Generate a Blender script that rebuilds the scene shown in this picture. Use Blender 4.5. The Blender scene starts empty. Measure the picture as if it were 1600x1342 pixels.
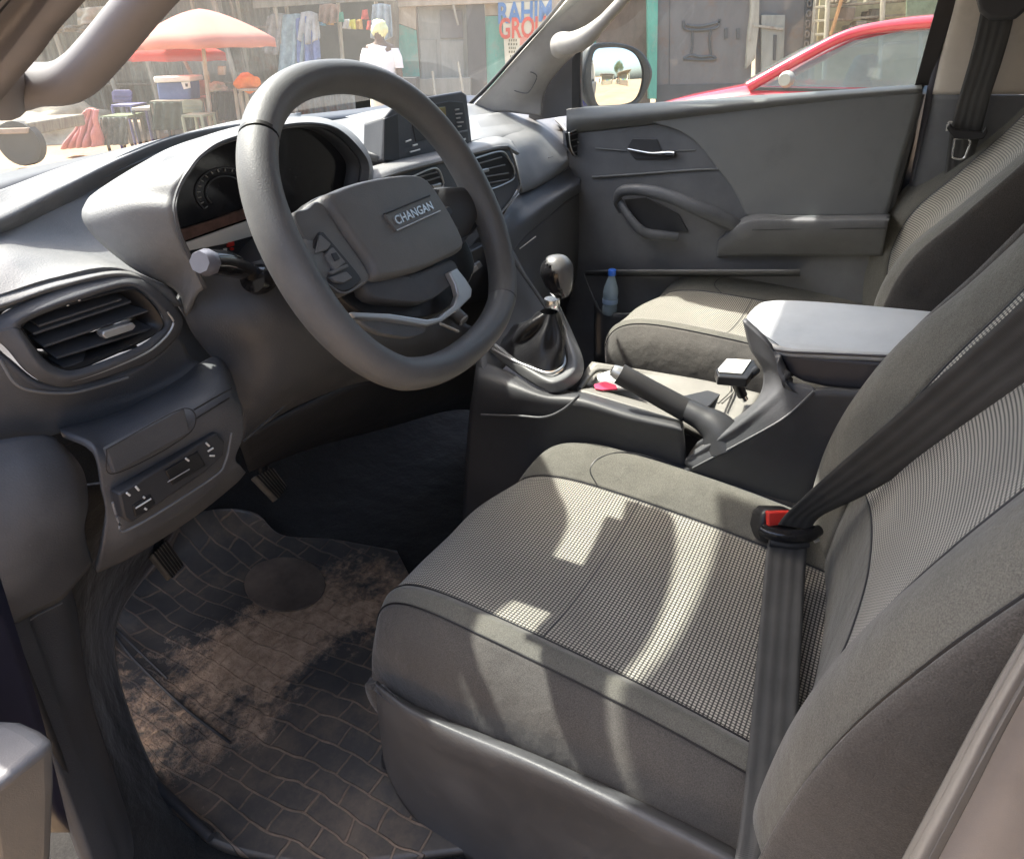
import bpy, bmesh, math, random
from mathutils import Vector, Matrix, Euler, noise
random.seed(7)
SC = bpy.context.scene
COL = SC.collection
PI = math.pi
rad = math.radians
# ------------------------------------------------------------------ camera
PITCH, YAW = rad(26.5), rad(30)
CAM = Vector((-.90, 0, 1.30)); FPX = 1063.0
VF = Vector((math.cos(PITCH)*math.cos(YAW), math.cos(PITCH)*math.sin(YAW), -math.sin(PITCH)))
VR = Vector((math.sin(YAW), -math.cos(YAW), 0))
VU = VR.cross(VF)
FH = Vector((math.cos(YAW), math.sin(YAW), 0))
def ray(u, v): return VF + VR*((u-800)/FPX) + VU*((600-v)/FPX)
def P(u, v, ax, val):
    """point seen in direction (u,v) on the real plane ax=val (X, Y, Z, or H = distance ahead)"""
    d = ray(u, v)
    if ax == 'H': return CAM + d*(val/d.dot(FH))
    if ax == 'W': return CAM + d*val
    i = 'XYZ'.index(ax)
    return CAM + d*((val-CAM[i])/d[i])
def PP(l, ax=None, val=None):
    out = []
    for a in l:
        if len(a) == 4: out.append(P(*a))
        elif len(a) == 3: out.append(P(a[0], a[1], ax, a[2]))
        else: out.append(P(a[0], a[1], ax, val))
    return out
cam = bpy.data.cameras.new('camera'); co = bpy.data.objects.new('camera', cam); COL.objects.link(co)
m = Matrix((VR, VU, -VF)).transposed().to_4x4(); m.translation = CAM; co.matrix_world = m
cam.sensor_fit = 'HORIZONTAL'; cam.sensor_width = 36; cam.lens = 36*FPX/1600
cam.shift_y = -71/1600.0; cam.clip_start = .02; cam.clip_end = 2000
SC.camera = co
# ------------------------------------------------------------------ materials
def newmat(name):
    mt = bpy.data.materials.new(name); mt.use_nodes = True
    nt = mt.node_tree; b = nt.nodes['Principled BSDF']
    return mt, nt, b
def N(nt, typ, **kw):
    n = nt.nodes.new(typ)
    for k, v in kw.items():
        if k in n.inputs: n.inputs[k].default_value = v
        else: setattr(n, k, v)
    return n
def L(nt, a, b): nt.links.new(a, b)
def coords(nt, kind='Object'):
    return N(nt, 'ShaderNodeTexCoord').outputs[kind]
def ramp(nt, fac, stops, interp='LINEAR'):
    r = N(nt, 'ShaderNodeValToRGB'); r.color_ramp.interpolation = interp
    e = r.color_ramp.elements
    while len(e) < len(stops): e.new(.5)
    for i, (p, c) in enumerate(stops):
        e[i].position = p; e[i].color = (*c, 1) if len(c) == 3 else c
    L(nt, fac, r.inputs[0]); return r.outputs[0]
def mix(nt, fac, a, b):
    n = N(nt, 'ShaderNodeMix', data_type='RGBA')
    if isinstance(fac, (int, float)): n.inputs[0].default_value = fac
    else: L(nt, fac, n.inputs[0])
    for i, c in ((6, a), (7, b)):
        if isinstance(c, (tuple, list)): n.inputs[i].default_value = (*c, 1)
        else: L(nt, c, n.inputs[i])
    return n.outputs[2]
def math_(nt, op, a, b=0):
    n = N(nt, 'ShaderNodeMath', operation=op)
    for i, c in ((0, a), (1, b)):
        if isinstance(c, (int, float)): n.inputs[i].default_value = c
        else: L(nt, c, n.inputs[i])
    return n.outputs[0]
def bump(nt, b, h, strength, dist):
    n = N(nt, 'ShaderNodeBump', Strength=strength, Distance=dist)
    L(nt, h, n.inputs['Height']); L(nt, n.outputs[0], b.inputs['Normal'])
def plastic(name, col, rough=.5, grain=.25, dust=.35, spec=.5, scale=1400, metal=0):
    mt, nt, b = newmat(name)
    c = coords(nt)
    nz = N(nt, 'ShaderNodeTexNoise', Scale=9.0, Detail=6.0, Roughness=.65); L(nt, c, nz.inputs[0])
    dustc = tuple(min(1, x*1.5+.012) for x in col)
    dk = tuple(x*.86 for x in col)
    colr = ramp(nt, nz.outputs[0], [(.35, dk), (.5, col), (.75, tuple(a+(d-a)*dust for a, d in zip(col, dustc)))])
    sk = N(nt, 'ShaderNodeTexNoise', Scale=330.0, Detail=3.0, Roughness=.6); L(nt, c, sk.inputs[0])
    lint = tuple(min(1, x*1.25+.06) for x in col)
    spk = ramp(nt, sk.outputs[0], [(.64, (0, 0, 0)), (.74, (.45*dust,)*3)])
    if not metal: colr = mix(nt, spk, colr, lint)
    L(nt, colr, b.inputs['Base Color'])
    rr = ramp(nt, nz.outputs[0], [(.3, (rough*.85,)*3), (.7, (min(1, rough*1.2),)*3)])
    L(nt, rr, b.inputs['Roughness'])
    b.inputs['Specular IOR Level'].default_value = spec; b.inputs['Metallic'].default_value = metal
    if grain:
        g = N(nt, 'ShaderNodeTexNoise', Scale=float(scale), Detail=2.0); L(nt, c, g.inputs[0])
        bump(nt, b, g.outputs[0], grain, .0006)
    return mt
def fabric(name, col, scale=900):
    mt, nt, b = newmat(name)
    c = coords(nt)
    w = N(nt, 'ShaderNodeTexNoise', Scale=float(scale), Detail=3.0); L(nt, c, w.inputs[0])
    nz = N(nt, 'ShaderNodeTexNoise', Scale=6.0, Detail=5.0); L(nt, c, nz.inputs[0])
    a = ramp(nt, w.outputs[0], [(.3, tuple(x*.72 for x in col)), (.7, tuple(x*1.25 for x in col))])
    d = ramp(nt, nz.outputs[0], [(.35, (.82, .82, .82)), (.7, (1.1, 1.08, 1.04))])
    mu = N(nt, 'ShaderNodeMix', data_type='RGBA', blend_type='MULTIPLY'); mu.inputs[0].default_value = 1
    L(nt, a, mu.inputs[6]); L(nt, d, mu.inputs[7]); L(nt, mu.outputs[2], b.inputs['Base Color'])
    b.inputs['Roughness'].default_value = .9; b.inputs['Specular IOR Level'].default_value = .15
    b.inputs['Sheen Weight'].default_value = .25; b.inputs['Sheen Roughness'].default_value = .4
    w2 = N(nt, 'ShaderNodeTexNoise', Scale=14.0, Detail=4.0); L(nt, c, w2.inputs[0])
    s = math_(nt, 'ADD', math_(nt, 'MULTIPLY', w.outputs[0], .0006), math_(nt, 'MULTIPLY', w2.outputs[0], .010))
    bump(nt, b, s, .9, 1.0)
    return mt
def woven(name, dark, light, pitch=.0042):
    """dotted seat cloth: light knots on a dark ground, in metric UVs"""
    mt, nt, b = newmat(name)
    uv = coords(nt, 'UV')
    sp = N(nt, 'ShaderNodeSeparateXYZ'); L(nt, uv, sp.inputs[0])
    k = PI/pitch
    sx = math_(nt, 'ABSOLUTE', math_(nt, 'SINE', math_(nt, 'MULTIPLY', sp.outputs[0], k)))
    sy = math_(nt, 'ABSOLUTE', math_(nt, 'SINE', math_(nt, 'MULTIPLY', sp.outputs[1], k)))
    pr = math_(nt, 'MULTIPLY', sx, sy)
    f = ramp(nt, pr, [(.30, (0, 0, 0)), (.62, (1, 1, 1))])
    nz = N(nt, 'ShaderNodeTexNoise', Scale=7.0, Detail=5.0); L(nt, coords(nt), nz.inputs[0])
    nf = N(nt, 'ShaderNodeTexNoise', Scale=600.0, Detail=2.0); L(nt, coords(nt), nf.inputs[0])
    lv = ramp(nt, nz.outputs[0], [(.3, tuple(x*.8 for x in light)), (.7, tuple(x*1.1 for x in light))])
    dv = ramp(nt, nf.outputs[0], [(.3, tuple(x*.7 for x in dark)), (.7, tuple(x*1.5 for x in dark))])
    L(nt, mix(nt, f, dv, lv), b.inputs['Base Color'])
    b.inputs['Roughness'].default_value = .9; b.inputs['Specular IOR Level'].default_value = .15
    b.inputs['Sheen Weight'].default_value = .2
    bump(nt, b, pr, .5, .0008)
    return mt
def simple(name, col, rough=.6, metal=0, spec=.5, var=.25, scale=5, emit=None):
    mt, nt, b = newmat(name)
    nz = N(nt, 'ShaderNodeTexNoise', Scale=float(scale), Detail=6.0, Roughness=.65); L(nt, coords(nt), nz.inputs[0])
    L(nt, ramp(nt, nz.outputs[0], [(.3, tuple(x*(1-var) for x in col)), (.7, tuple(min(1, x*(1+var*.6)) for x in col))]), b.inputs['Base Color'])
    b.inputs['Roughness'].default_value = rough; b.inputs['Metallic'].default_value = metal
    b.inputs['Specular IOR Level'].default_value = spec
    return mt
def streaky(name, col, col2, scale=3, stretch=8, rough=.8, rust=None, metal=0):
    mt, nt, b = newmat(name)
    mp = N(nt, 'ShaderNodeMapping'); mp.inputs['Scale'].default_value = (stretch, stretch, 1); L(nt, coords(nt), mp.inputs[0])
    nz = N(nt, 'ShaderNodeTexNoise', Scale=float(scale), Detail=8.0, Roughness=.7); L(nt, mp.outputs[0], nz.inputs[0])
    c = ramp(nt, nz.outputs[0], [(.32, col2), (.62, col)])
    if rust:
        n2 = N(nt, 'ShaderNodeTexNoise', Scale=2.2, Detail=9.0, Roughness=.75); L(nt, coords(nt), n2.inputs[0])
        c = mix(nt, ramp(nt, n2.outputs[0], [(.52, (0, 0, 0)), (.64, (1, 1, 1))]), c, rust)
    L(nt, c, b.inputs['Base Color']); b.inputs['Roughness'].default_value = rough; b.inputs['Metallic'].default_value = metal
    bump(nt, b, nz.outputs[0], .3, .01)
    return mt
def glass(name, veil=.12, tint=(.93, .97, .95), rough=.03, dustcol=(.75, .73, .66)):
    mt, nt, b = newmat(name); nt.nodes.remove(b)
    out = nt.nodes['Material Output']
    tr = N(nt, 'ShaderNodeBsdfTransparent', Color=(*tint, 1)); gl = N(nt, 'ShaderNodeBsdfGlossy', Roughness=rough)
    df = N(nt, 'ShaderNodeBsdfDiffuse', Color=(*dustcol, 1))
    tl = N(nt, 'ShaderNodeBsdfTranslucent', Color=(*dustcol, 1))
    ad = N(nt, 'ShaderNodeMixShader', Fac=.5); L(nt, df.outputs[0], ad.inputs[1]); L(nt, tl.outputs[0], ad.inputs[2])
    nz = N(nt, 'ShaderNodeTexNoise', Scale=2.0, Detail=5.0, Roughness=.55, Distortion=.4); L(nt, coords(nt), nz.inputs[0])
    f = ramp(nt, nz.outputs[0], [(.25, (veil*.8,)*3), (.8, (veil*1.25,)*3)])
    m1 = N(nt, 'ShaderNodeMixShader'); L(nt, f, m1.inputs[0]); L(nt, tr.outputs[0], m1.inputs[1]); L(nt, ad.outputs[0], m1.inputs[2])
    fr = N(nt, 'ShaderNodeLayerWeight', Blend=.5)
    m2 = N(nt, 'ShaderNodeMixShader'); L(nt, math_(nt, 'ADD', math_(nt, 'MULTIPLY', math_(nt, 'POWER', fr.outputs['Facing'], 5), .5), .025), m2.inputs[0])
    L(nt, m1.outputs[0], m2.inputs[1]); L(nt, gl.outputs[0], m2.inputs[2]); L(nt, m2.outputs[0], out.inputs[0])
    return mt
M = {}
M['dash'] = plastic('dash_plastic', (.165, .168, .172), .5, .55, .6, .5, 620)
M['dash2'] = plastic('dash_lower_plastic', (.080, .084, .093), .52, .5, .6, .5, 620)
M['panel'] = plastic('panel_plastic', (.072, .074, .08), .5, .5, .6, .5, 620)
M['dark'] = plastic('dark_plastic', (.038, .039, .043), .45, .2)
M['black'] = plastic('black_plastic', (.014, .014, .016), .4, .15)
M['piano'] = plastic('gloss_black_plastic', (.012, .012, .014), .12, 0, .2)
M['rim'] = plastic('wheel_leather', (.115, .118, .121), .46, .45, .5, .45, 700)
M['pad'] = plastic('airbag_plastic', (.165, .167, .167), .48, .5, .4, .45, 900)
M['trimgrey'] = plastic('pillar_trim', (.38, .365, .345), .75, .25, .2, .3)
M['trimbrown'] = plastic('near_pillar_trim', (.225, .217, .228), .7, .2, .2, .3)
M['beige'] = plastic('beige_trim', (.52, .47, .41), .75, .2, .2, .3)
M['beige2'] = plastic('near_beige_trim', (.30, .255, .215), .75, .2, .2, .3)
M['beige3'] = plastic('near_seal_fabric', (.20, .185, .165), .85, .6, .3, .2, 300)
M['chrome'] = plastic('satin_chrome', (.75, .76, .76), .24, 0, .1, .5, metal=1)
M['silver'] = plastic('silver_paint', (.55, .56, .57), .33, 0, .1, .5, metal=.7)
M['door'] = plastic('door_plastic', (.155, .16, .16), .6, .5, .15, .35, 620)
M['door2'] = plastic('door_dark_plastic', (.12, .123, .13), .55, .35, .4, .35)
M['leather'] = plastic('sky_sheen_vinyl', (.43, .445, .455), .36, .4, .3, .5, 500)  # vinyl lightened to carry the sky's sheen on the armrest lid
M['leatherd'] = plastic('dark_vinyl', (.05, .048, .055), .4, .35, .3, .5, 500)
M['fab'] = fabric('seat_fabric', (.125, .122, .110))
M['fab2'] = fabric('seat_side_fabric', (.085, .081, .078))
M['woven'] = woven('seat_woven_cloth', (.048, .047, .044), (.44, .415, .36))
M['carpet'] = fabric('floor_carpet', (.030, .029, .028), 500)
M['rubber'] = simple('black_rubber', (.02, .02, .021), .6)
M['gasket'] = simple('window_gasket', (.018, .018, .02), .5)
M['blue'] = simple('blue_car_paint', (.035, .035, .16), .25, 0, .6, .1)
M['blue_dark'] = simple('dark_car_paint', (.018, .018, .04), .35, 0, .5, .1)  # darker copy of the blue car paint
M['cdark'] = plastic('console_side_plastic', (.05, .051, .055), .5, .3)
M['red'] = simple('red_plastic', (.65, .04, .03), .4)
M['white'] = simple('white_plastic', (.75, .74, .70), .5, var=.08)
M['cream'] = plastic('console_plastic', (.18, .172, .155), .5, .2)
M['screen'] = simple('display_screen', (.26, .22, .10), .25, var=.1)
M['wind'] = glass('windshield_glass', .065)
M['win'] = glass('door_glass', .032)
M['web'] = None
def webmat():
    mt, nt, b = newmat('belt_webbing')
    sp = N(nt, 'ShaderNodeSeparateXYZ'); L(nt, coords(nt, 'UV'), sp.inputs[0])
    s = math_(nt, 'SINE', math_(nt, 'MULTIPLY', sp.outputs[0], 2*PI/.0115))
    s2 = math_(nt, 'SINE', math_(nt, 'MULTIPLY', sp.outputs[1], 2*PI/.0016))
    nz = N(nt, 'ShaderNodeTexNoise', Scale=30.0, Detail=4.0); L(nt, coords(nt), nz.inputs[0])
    f = math_(nt, 'ADD', math_(nt, 'MULTIPLY', s, .25), nz.outputs[0])
    L(nt, ramp(nt, f, [(.2, (.038, .038, .038)), (.8, (.062, .061, .060))]), b.inputs['Base Color'])
    b.inputs['Roughness'].default_value = .65
    bump(nt, b, math_(nt, 'ADD', s, math_(nt, 'MULTIPLY', s2, .3)), .35, .0007)
    return mt
M['web'] = webmat()
def matmat():
    """ribbed rubber floor mat with a spill of dry red soil lying on it"""
    mt, nt, b = newmat('rubber_floor_mat')
    c = coords(nt)
    mp = N(nt, 'ShaderNodeMapping'); mp.inputs['Rotation'].default_value = (0, 0, rad(86)); L(nt, c, mp.inputs[0])
    nw = N(nt, 'ShaderNodeTexNoise', Scale=7.0, Detail=3.0); L(nt, c, nw.inputs[0])
    vm = N(nt, 'ShaderNodeVectorMath', operation='MULTIPLY_ADD'); vm.inputs[1].default_value = (.045, .045, .0); L(nt, nw.outputs[1], vm.inputs[0]); L(nt, mp.outputs[0], vm.inputs[2])
    br = N(nt, 'ShaderNodeTexBrick', Scale=1.0); L(nt, vm.outputs[0], br.inputs[0])
    br.inputs['Brick Width'].default_value = .060; br.inputs['Row Height'].default_value = .032
    br.inputs['Mortar Size'].default_value = .0020; br.inputs['Mortar Smooth'].default_value = .4
    n1 = N(nt, 'ShaderNodeTexNoise', Scale=5.5, Detail=9.0, Roughness=.72); L(nt, c, n1.inputs[0])
    n2 = N(nt, 'ShaderNodeTexNoise', Scale=60.0, Detail=6.0, Roughness=.7); L(nt, c, n2.inputs[0])
    # spill position (object space = world): a band through the middle of the mat
    sp = N(nt, 'ShaderNodeSeparateXYZ'); L(nt, c, sp.inputs[0])
    ax = math_(nt, 'ADD', sp.outputs[0], .42); ay = math_(nt, 'SUBTRACT', sp.outputs[1], .775)
    t = math_(nt, 'ADD', math_(nt, 'MULTIPLY', ax, -.98), math_(nt, 'MULTIPLY', ay, .17))   # along spill
    s = math_(nt, 'ADD', math_(nt, 'MULTIPLY', ax, .17), math_(nt, 'MULTIPLY', ay, .98))
    d = math_(nt, 'ADD', math_(nt, 'POWER', math_(nt, 'ABSOLUTE', math_(nt, 'DIVIDE', s, .12)), 2), math_(nt, 'POWER', math_(nt, 'ABSOLUTE', math_(nt, 'DIVIDE', t, .30)), 2))
    w = math_(nt, 'SUBTRACT', 1.0, d)
    w = math_(nt, 'MAXIMUM', w, -1.2)
    f = math_(nt, 'ADD', math_(nt, 'MULTIPLY', w, .16), math_(nt, 'ADD', n1.outputs[0], math_(nt, 'MULTIPLY', math_(nt, 'SUBTRACT', n2.outputs[0], .5), .3)))
    sand = ramp(nt, f, [(.47, (0, 0, 0)), (.60, (1, 1, 1))])
    groove = math_(nt, 'MULTIPLY', br.outputs['Fac'], ramp(nt, n1.outputs[0], [(.35, (.12,)*3), (.55, (.9,)*3)]))
    fac = math_(nt, 'MAXIMUM', sand, math_(nt, 'MULTIPLY', groove, .42))
    rub = ramp(nt, n1.outputs[0], [(.35, (.055, .054, .056)), (.5, (.085, .078, .072)), (.64, (.17, .135, .105))])
    soil = ramp(nt, n2.outputs[0], [(.3, (.32, .215, .14)), (.7, (.64, .45, .31))])
    L(nt, mix(nt, fac, rub, soil), b.inputs['Base Color'])
    L(nt, ramp(nt, fac, [(0, (.42,)*3), (1, (.95,)*3)]), b.inputs['Roughness'])
    h = math_(nt, 'ADD', math_(nt, 'MULTIPLY', br.outputs['Fac'], .0035), math_(nt, 'MULTIPLY', sand, math_(nt, 'MULTIPLY', n2.outputs[0], .005)))
    bump(nt, b, h, 1.0, 1.0)
    return mt
M['mat'] = matmat()
# ------------------------------------------------------------------ mesh tools
def tag(o, label=None, cat=None, group=None, kind=None):
    if label: o['label'] = label
    if cat: o['category'] = cat
    if group: o['group'] = group
    if kind: o['kind'] = kind
    return o
def empty(name, loc, label=None, cat=None, group=None, kind=None):
    o = bpy.data.objects.new(name, None); o.location = Vector(loc); COL.objects.link(o); o.empty_display_size = .05
    o['_w'] = 1
    return tag(o, label, cat, group, kind)
ORG = {}
def origin(o): return ORG.get(o.name, o.location.copy())
def link(name, me, mat=None, parent=None, smooth=True):
    o = bpy.data.objects.new(name, me); COL.objects.link(o)
    if mat is not None and not me.materials: me.materials.append(mat)
    if parent is not None:
        o.parent = parent
        off = Vector((0, 0, 0)); p = parent
        w = Matrix.Identity(4)
        chain = []
        while p is not None: chain.append(p); p = p.parent
        for q in reversed(chain): w = w @ q.matrix_parent_inverse @ Matrix.LocRotScale(q.location, q.rotation_euler, q.scale)
        o.matrix_parent_inverse = w.inverted()
    if smooth:
        for f in me.polygons: f.use_smooth = True
    return o
def autosmooth(o, ang=35):
    me = o.data; bm = bmesh.new(); bm.from_mesh(me)
    for e in bm.edges:
        if len(e.link_faces) == 2: e.smooth = e.calc_face_angle(0) < rad(ang)
    bm.to_mesh(me); bm.free()
def cr(p0, p1, p2, p3, t):
    t2, t3 = t*t, t*t*t
    return .5*((2*p1) + (-p0+p2)*t + (2*p0-5*p1+4*p2-p3)*t2 + (-p0+3*p1-3*p2+p3)*t3)
def spline(pts, n, closed=False):
    """resample by Catmull-Rom to n points (n per whole curve, arc-length spaced)"""
    pts = [Vector(p) for p in pts]; k = len(pts)
    if k == 2: return [pts[0].lerp(pts[1], i/(n-1)) for i in range(n)]
    dense = []
    segs = k if closed else k-1
    S = 10
    for i in range(segs):
        if closed: a, b, c, d = pts[(i-1) % k], pts[i], pts[(i+1) % k], pts[(i+2) % k]
        else:
            b, c = pts[i], pts[i+1]
            a = pts[i-1] if i > 0 else b*2-c
            d = pts[i+2] if i+2 < k else c*2-b
        for j in range(S): dense.append(cr(a, b, c, d, j/S))
    dense.append(pts[0].copy() if closed else pts[-1].copy())
    ln = [0]
    for i in range(1, len(dense)): ln.append(ln[-1]+(dense[i]-dense[i-1]).length)
    T = ln[-1]; out = []; j = 0
    m_ = n if closed else n-1
    for i in range(n):
        s = T*i/m_
        while j < len(ln)-2 and ln[j+1] < s: j += 1
        d = ln[j+1]-ln[j]
        out.append(dense[j].lerp(dense[j+1], (s-ln[j])/d if d > 1e-9 else 0))
    return out
def uspline(pts, n):
    """Catmull-Rom with uniform parameter (keeps control points aligned)"""
    pts = [Vector(p) for p in pts]; k = len(pts)
    if k == 2: return [pts[0].lerp(pts[1], i/(n-1)) for i in range(n)]
    out = []
    for i in range(n):
        x = (k-1)*i/(n-1); s = min(int(x), k-2); t = x-s
        b, c = pts[s], pts[s+1]
        a = pts[s-1] if s > 0 else b*2-c
        d = pts[s+2] if s+2 < k else c*2-b
        out.append(cr(a, b, c, d, t))
    return out
def grid_mesh(g, flip=None, closed=False):
    nr, nc = len(g), len(g[0])
    me = bpy.data.meshes.new('m'); bm = bmesh.new()
    vs = [[bm.verts.new(p) for p in r] for r in g]
    uvl = bm.loops.layers.uv.new('UVMap')
    # metric uv
    U = [0]*nc; V = [0]*nr
    mr = nr//2; mc = nc//2
    for j in range(1, nc): U[j] = U[j-1]+(g[mr][j]-g[mr][j-1]).length
    for i in range(1, nr): V[i] = V[i-1]+(g[i][mc]-g[i-1][mc]).length
    for i in range(nr-1):
        for j in range(nc if closed else nc-1):
            j2 = (j+1) % nc
            q = [vs[i][j], vs[i][j2], vs[i+1][j2], vs[i+1][j]]
            if len({tuple(round(c, 6) for c in v.co) for v in q}) < 3: continue
            try: f = bm.faces.new(q)
            except ValueError: continue
            for lp, (a, b) in zip(f.loops, ((i, j), (i, j+1), (i+1, j+1), (i+1, j))):
                lp[uvl].uv = (U[b] if b < nc else U[-1]+(g[mr][0]-g[mr][-1]).length, V[a])
    bm.normal_update()
    if flip is None:
        s = 0
        for f in bm.faces: s += f.normal.dot(CAM-f.calc_center_median())*f.calc_area()
        flip = s < 0
    if flip: bmesh.ops.reverse_faces(bm, faces=bm.faces[:])
    bm.to_mesh(me); bm.free(); return me
def patch(name, rows, mat, parent=None, thick=.006, n=24, m_=None, arc=True, flip=None):
    """smooth surface through rows of control points, given real thickness behind"""
    nc = n
    R_ = [spline(r, nc) if arc else uspline(r, nc) for r in rows]
    nr = m_ or max(2, (len(rows)-1)*6+1)
    cols = [uspline([r[j] for r in R_], nr) for j in range(nc)]
    g = [[cols[j][i] for j in range(nc)] for i in range(nr)]
    o = link(name, grid_mesh(g, flip), mat, parent)
    if thick:
        s = o.modifiers.new('thick', 'SOLIDIFY'); s.thickness = thick; s.offset = -1
    return o
def prism(name, outline, vec, mat, parent=None, bevel=.003, smooth_n=0, segs=3):
    """closed outline of 3D points extruded by vec"""
    pts = [Vector(p) for p in outline]
    if smooth_n: pts = spline(pts, smooth_n, True)
    vec = Vector(vec)
    bm = bmesh.new(); a = [bm.verts.new(p) for p in pts]; f = bm.faces.new(a)
    r = bmesh.ops.extrude_face_region(bm, geom=[f])
    vs = [x for x in r['geom'] if isinstance(x, bmesh.types.BMVert)]
    bmesh.ops.translate(bm, verts=vs, vec=vec)
    bmesh.ops.recalc_face_normals(bm, faces=bm.faces[:])
    me = bpy.data.meshes.new('m'); bm.to_mesh(me); bm.free()
    o = link(name, me, mat, parent, True)
    autosmooth(o, 30)
    if bevel:
        b = o.modifiers.new('bevel', 'BEVEL'); b.width = bevel; b.segments = segs; b.limit_method = 'ANGLE'; b.angle_limit = rad(40)
        b.harden_normals = False
    return o
def tube(name, path, r, mat, parent=None, n=40, ns=14, closed=False, sec=None, up=(0, 0, 1), cap=True, arc=True):
    """sweep; r number or list; sec=(a,b) ellipse factors"""
    pts = spline(path, n, closed) if arc else uspline(path, n)
    N_ = len(pts); up = Vector(up)
    rr = r if isinstance(r, (list, tuple)) else [r, r]
    g = []
    for i, p in enumerate(pts):
        t = (pts[(i+1) % N_]-pts[i-1]) if closed else (pts[min(i+1, N_-1)]-pts[max(i-1, 0)])
        t.normalize()
        s = t.cross(up)
        if s.length < 1e-4: s = t.cross(Vector((1, 0, 0)))
        s.normalize(); w = s.cross(t)
        x = i/(N_-1)*(len(rr)-1); k = min(int(x), len(rr)-2); R = rr[k]+(rr[k+1]-rr[k])*(x-k)
        a, b = sec or (1, 1)
        g.append([p+s*(math.cos(2*PI*j/ns)*R*a)+w*(math.sin(2*PI*j/ns)*R*b) for j in range(ns)])
    if closed: g.append(g[0])
    me = grid_mesh(g, False, True)
    bm = bmesh.new(); bm.from_mesh(me)
    bmesh.ops.remove_doubles(bm, verts=bm.verts[:], dist=1e-6)
    if cap and not closed: bmesh.ops.holes_fill(bm, edges=[e for e in bm.edges if e.is_boundary], sides=0)
    bmesh.ops.recalc_face_normals(bm, faces=bm.faces[:]); bm.to_mesh(me); bm.free()
    o = link(name, me, mat, parent)
    if cap and not closed: autosmooth(o, 50)
    return o
def box(name, c, s, mat, parent=None, rot=(0, 0, 0), bevel=.003, segs=2, frame=None):
    bm = bmesh.new(); bmesh.ops.create_cube(bm, size=1)
    for v in bm.verts: v.co = Vector((v.co.x*s[0], v.co.y*s[1], v.co.z*s[2]))
    R = frame.to_4x4() if frame is not None else Euler(rot).to_matrix().to_4x4()
    bmesh.ops.transform(bm, matrix=Matrix.Translation(Vector(c)) @ R, verts=bm.verts[:])
    me = bpy.data.meshes.new('m'); bm.to_mesh(me); bm.free()
    o = link(name, me, mat, parent, bool(bevel))
    if bevel:
        autosmooth(o, 30)
        b = o.modifiers.new('bevel', 'BEVEL'); b.width = bevel; b.segments = segs; b.limit_method = 'ANGLE'
    return o
def merge(name, objs, parent=None):
    """join finished pieces of ONE part"""
    dg = bpy.context.evaluated_depsgraph_get(); bm = bmesh.new(); mats = []
    for o in objs:
        ev = o.evaluated_get(dg); me = bpy.data.meshes.new_from_object(ev)
        k = len(bm.faces)
        bm.from_mesh(me); bm.faces.ensure_lookup_table()
        mp = []
        for mm in me.materials:
            if mm not in mats: mats.append(mm)
            mp.append(mats.index(mm))
        for f in bm.faces[k:]: f.material_index = mp[f.material_index] if mp else 0
    me = bpy.data.meshes.new('m'); bm.to_mesh(me); bm.free()
    for mm in mats: me.materials.append(mm)
    for o in objs: bpy.data.objects.remove(o)
    return link(name, me, None, parent, False)
def text(name, s, size, frame, loc, mat, parent=None, ext=.001, align='CENTER', sx=1.0, bold=.0):
    cu = bpy.data.curves.new('t', 'FONT'); cu.body = s; cu.size = size; cu.extrude = ext; cu.align_x = align; cu.align_y = 'CENTER'; cu.offset = bold
    t = bpy.data.objects.new('t', cu); COL.objects.link(t); bpy.context.view_layer.update()
    me = bpy.data.meshes.new_from_object(t.evaluated_get(bpy.context.evaluated_depsgraph_get()))
    bpy.data.objects.remove(t)
    mt = Matrix.Translation(Vector(loc)) @ frame.to_4x4() @ Matrix.Diagonal((sx, 1, 1, 1))
    me.transform(mt); me.materials.clear()
    return link(name, me, mat, parent, False)
def frame3(x, y, z): return Matrix((Vector(x), Vector(y), Vector(z))).transposed()
FC = frame3(VR, FH, (0, 0, 1))      # frame turned to the street front: x right, y away, z up
def lathe(name, prof, c, mat, parent=None, n=24, frame=None):
    g = []
    F_ = frame or Matrix.Identity(3); c = Vector(c)
    for r, z in prof: g.append([c+F_ @ Vector((r*math.cos(2*PI*j/n), r*math.sin(2*PI*j/n), z)) for j in range(n)])
    me = grid_mesh(g, False, True)
    bm = bmesh.new(); bm.from_mesh(me); bmesh.ops.remove_doubles(bm, verts=bm.verts[:], dist=1e-6)
    bmesh.ops.holes_fill(bm, edges=[e for e in bm.edges if e.is_boundary], sides=0)
    bmesh.ops.recalc_face_normals(bm, faces=bm.faces[:]); bm.to_mesh(me); bm.free()
    o = link(name, me, mat, parent); autosmooth(o, 45); return o
def wire(name, pts, r, mat, parent=None, n=30, closed=False, ns=8):
    return tube(name, pts, r, mat, parent, n, ns, closed)
# ================================================================== THE CAR WE SIT BESIDE
# ---------------- dashboard
dash = empty('dashboard', (0, .75, 1.0), 'grey moulded dashboard running under the windshield from the near vent to the far door', 'dashboard')
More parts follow.
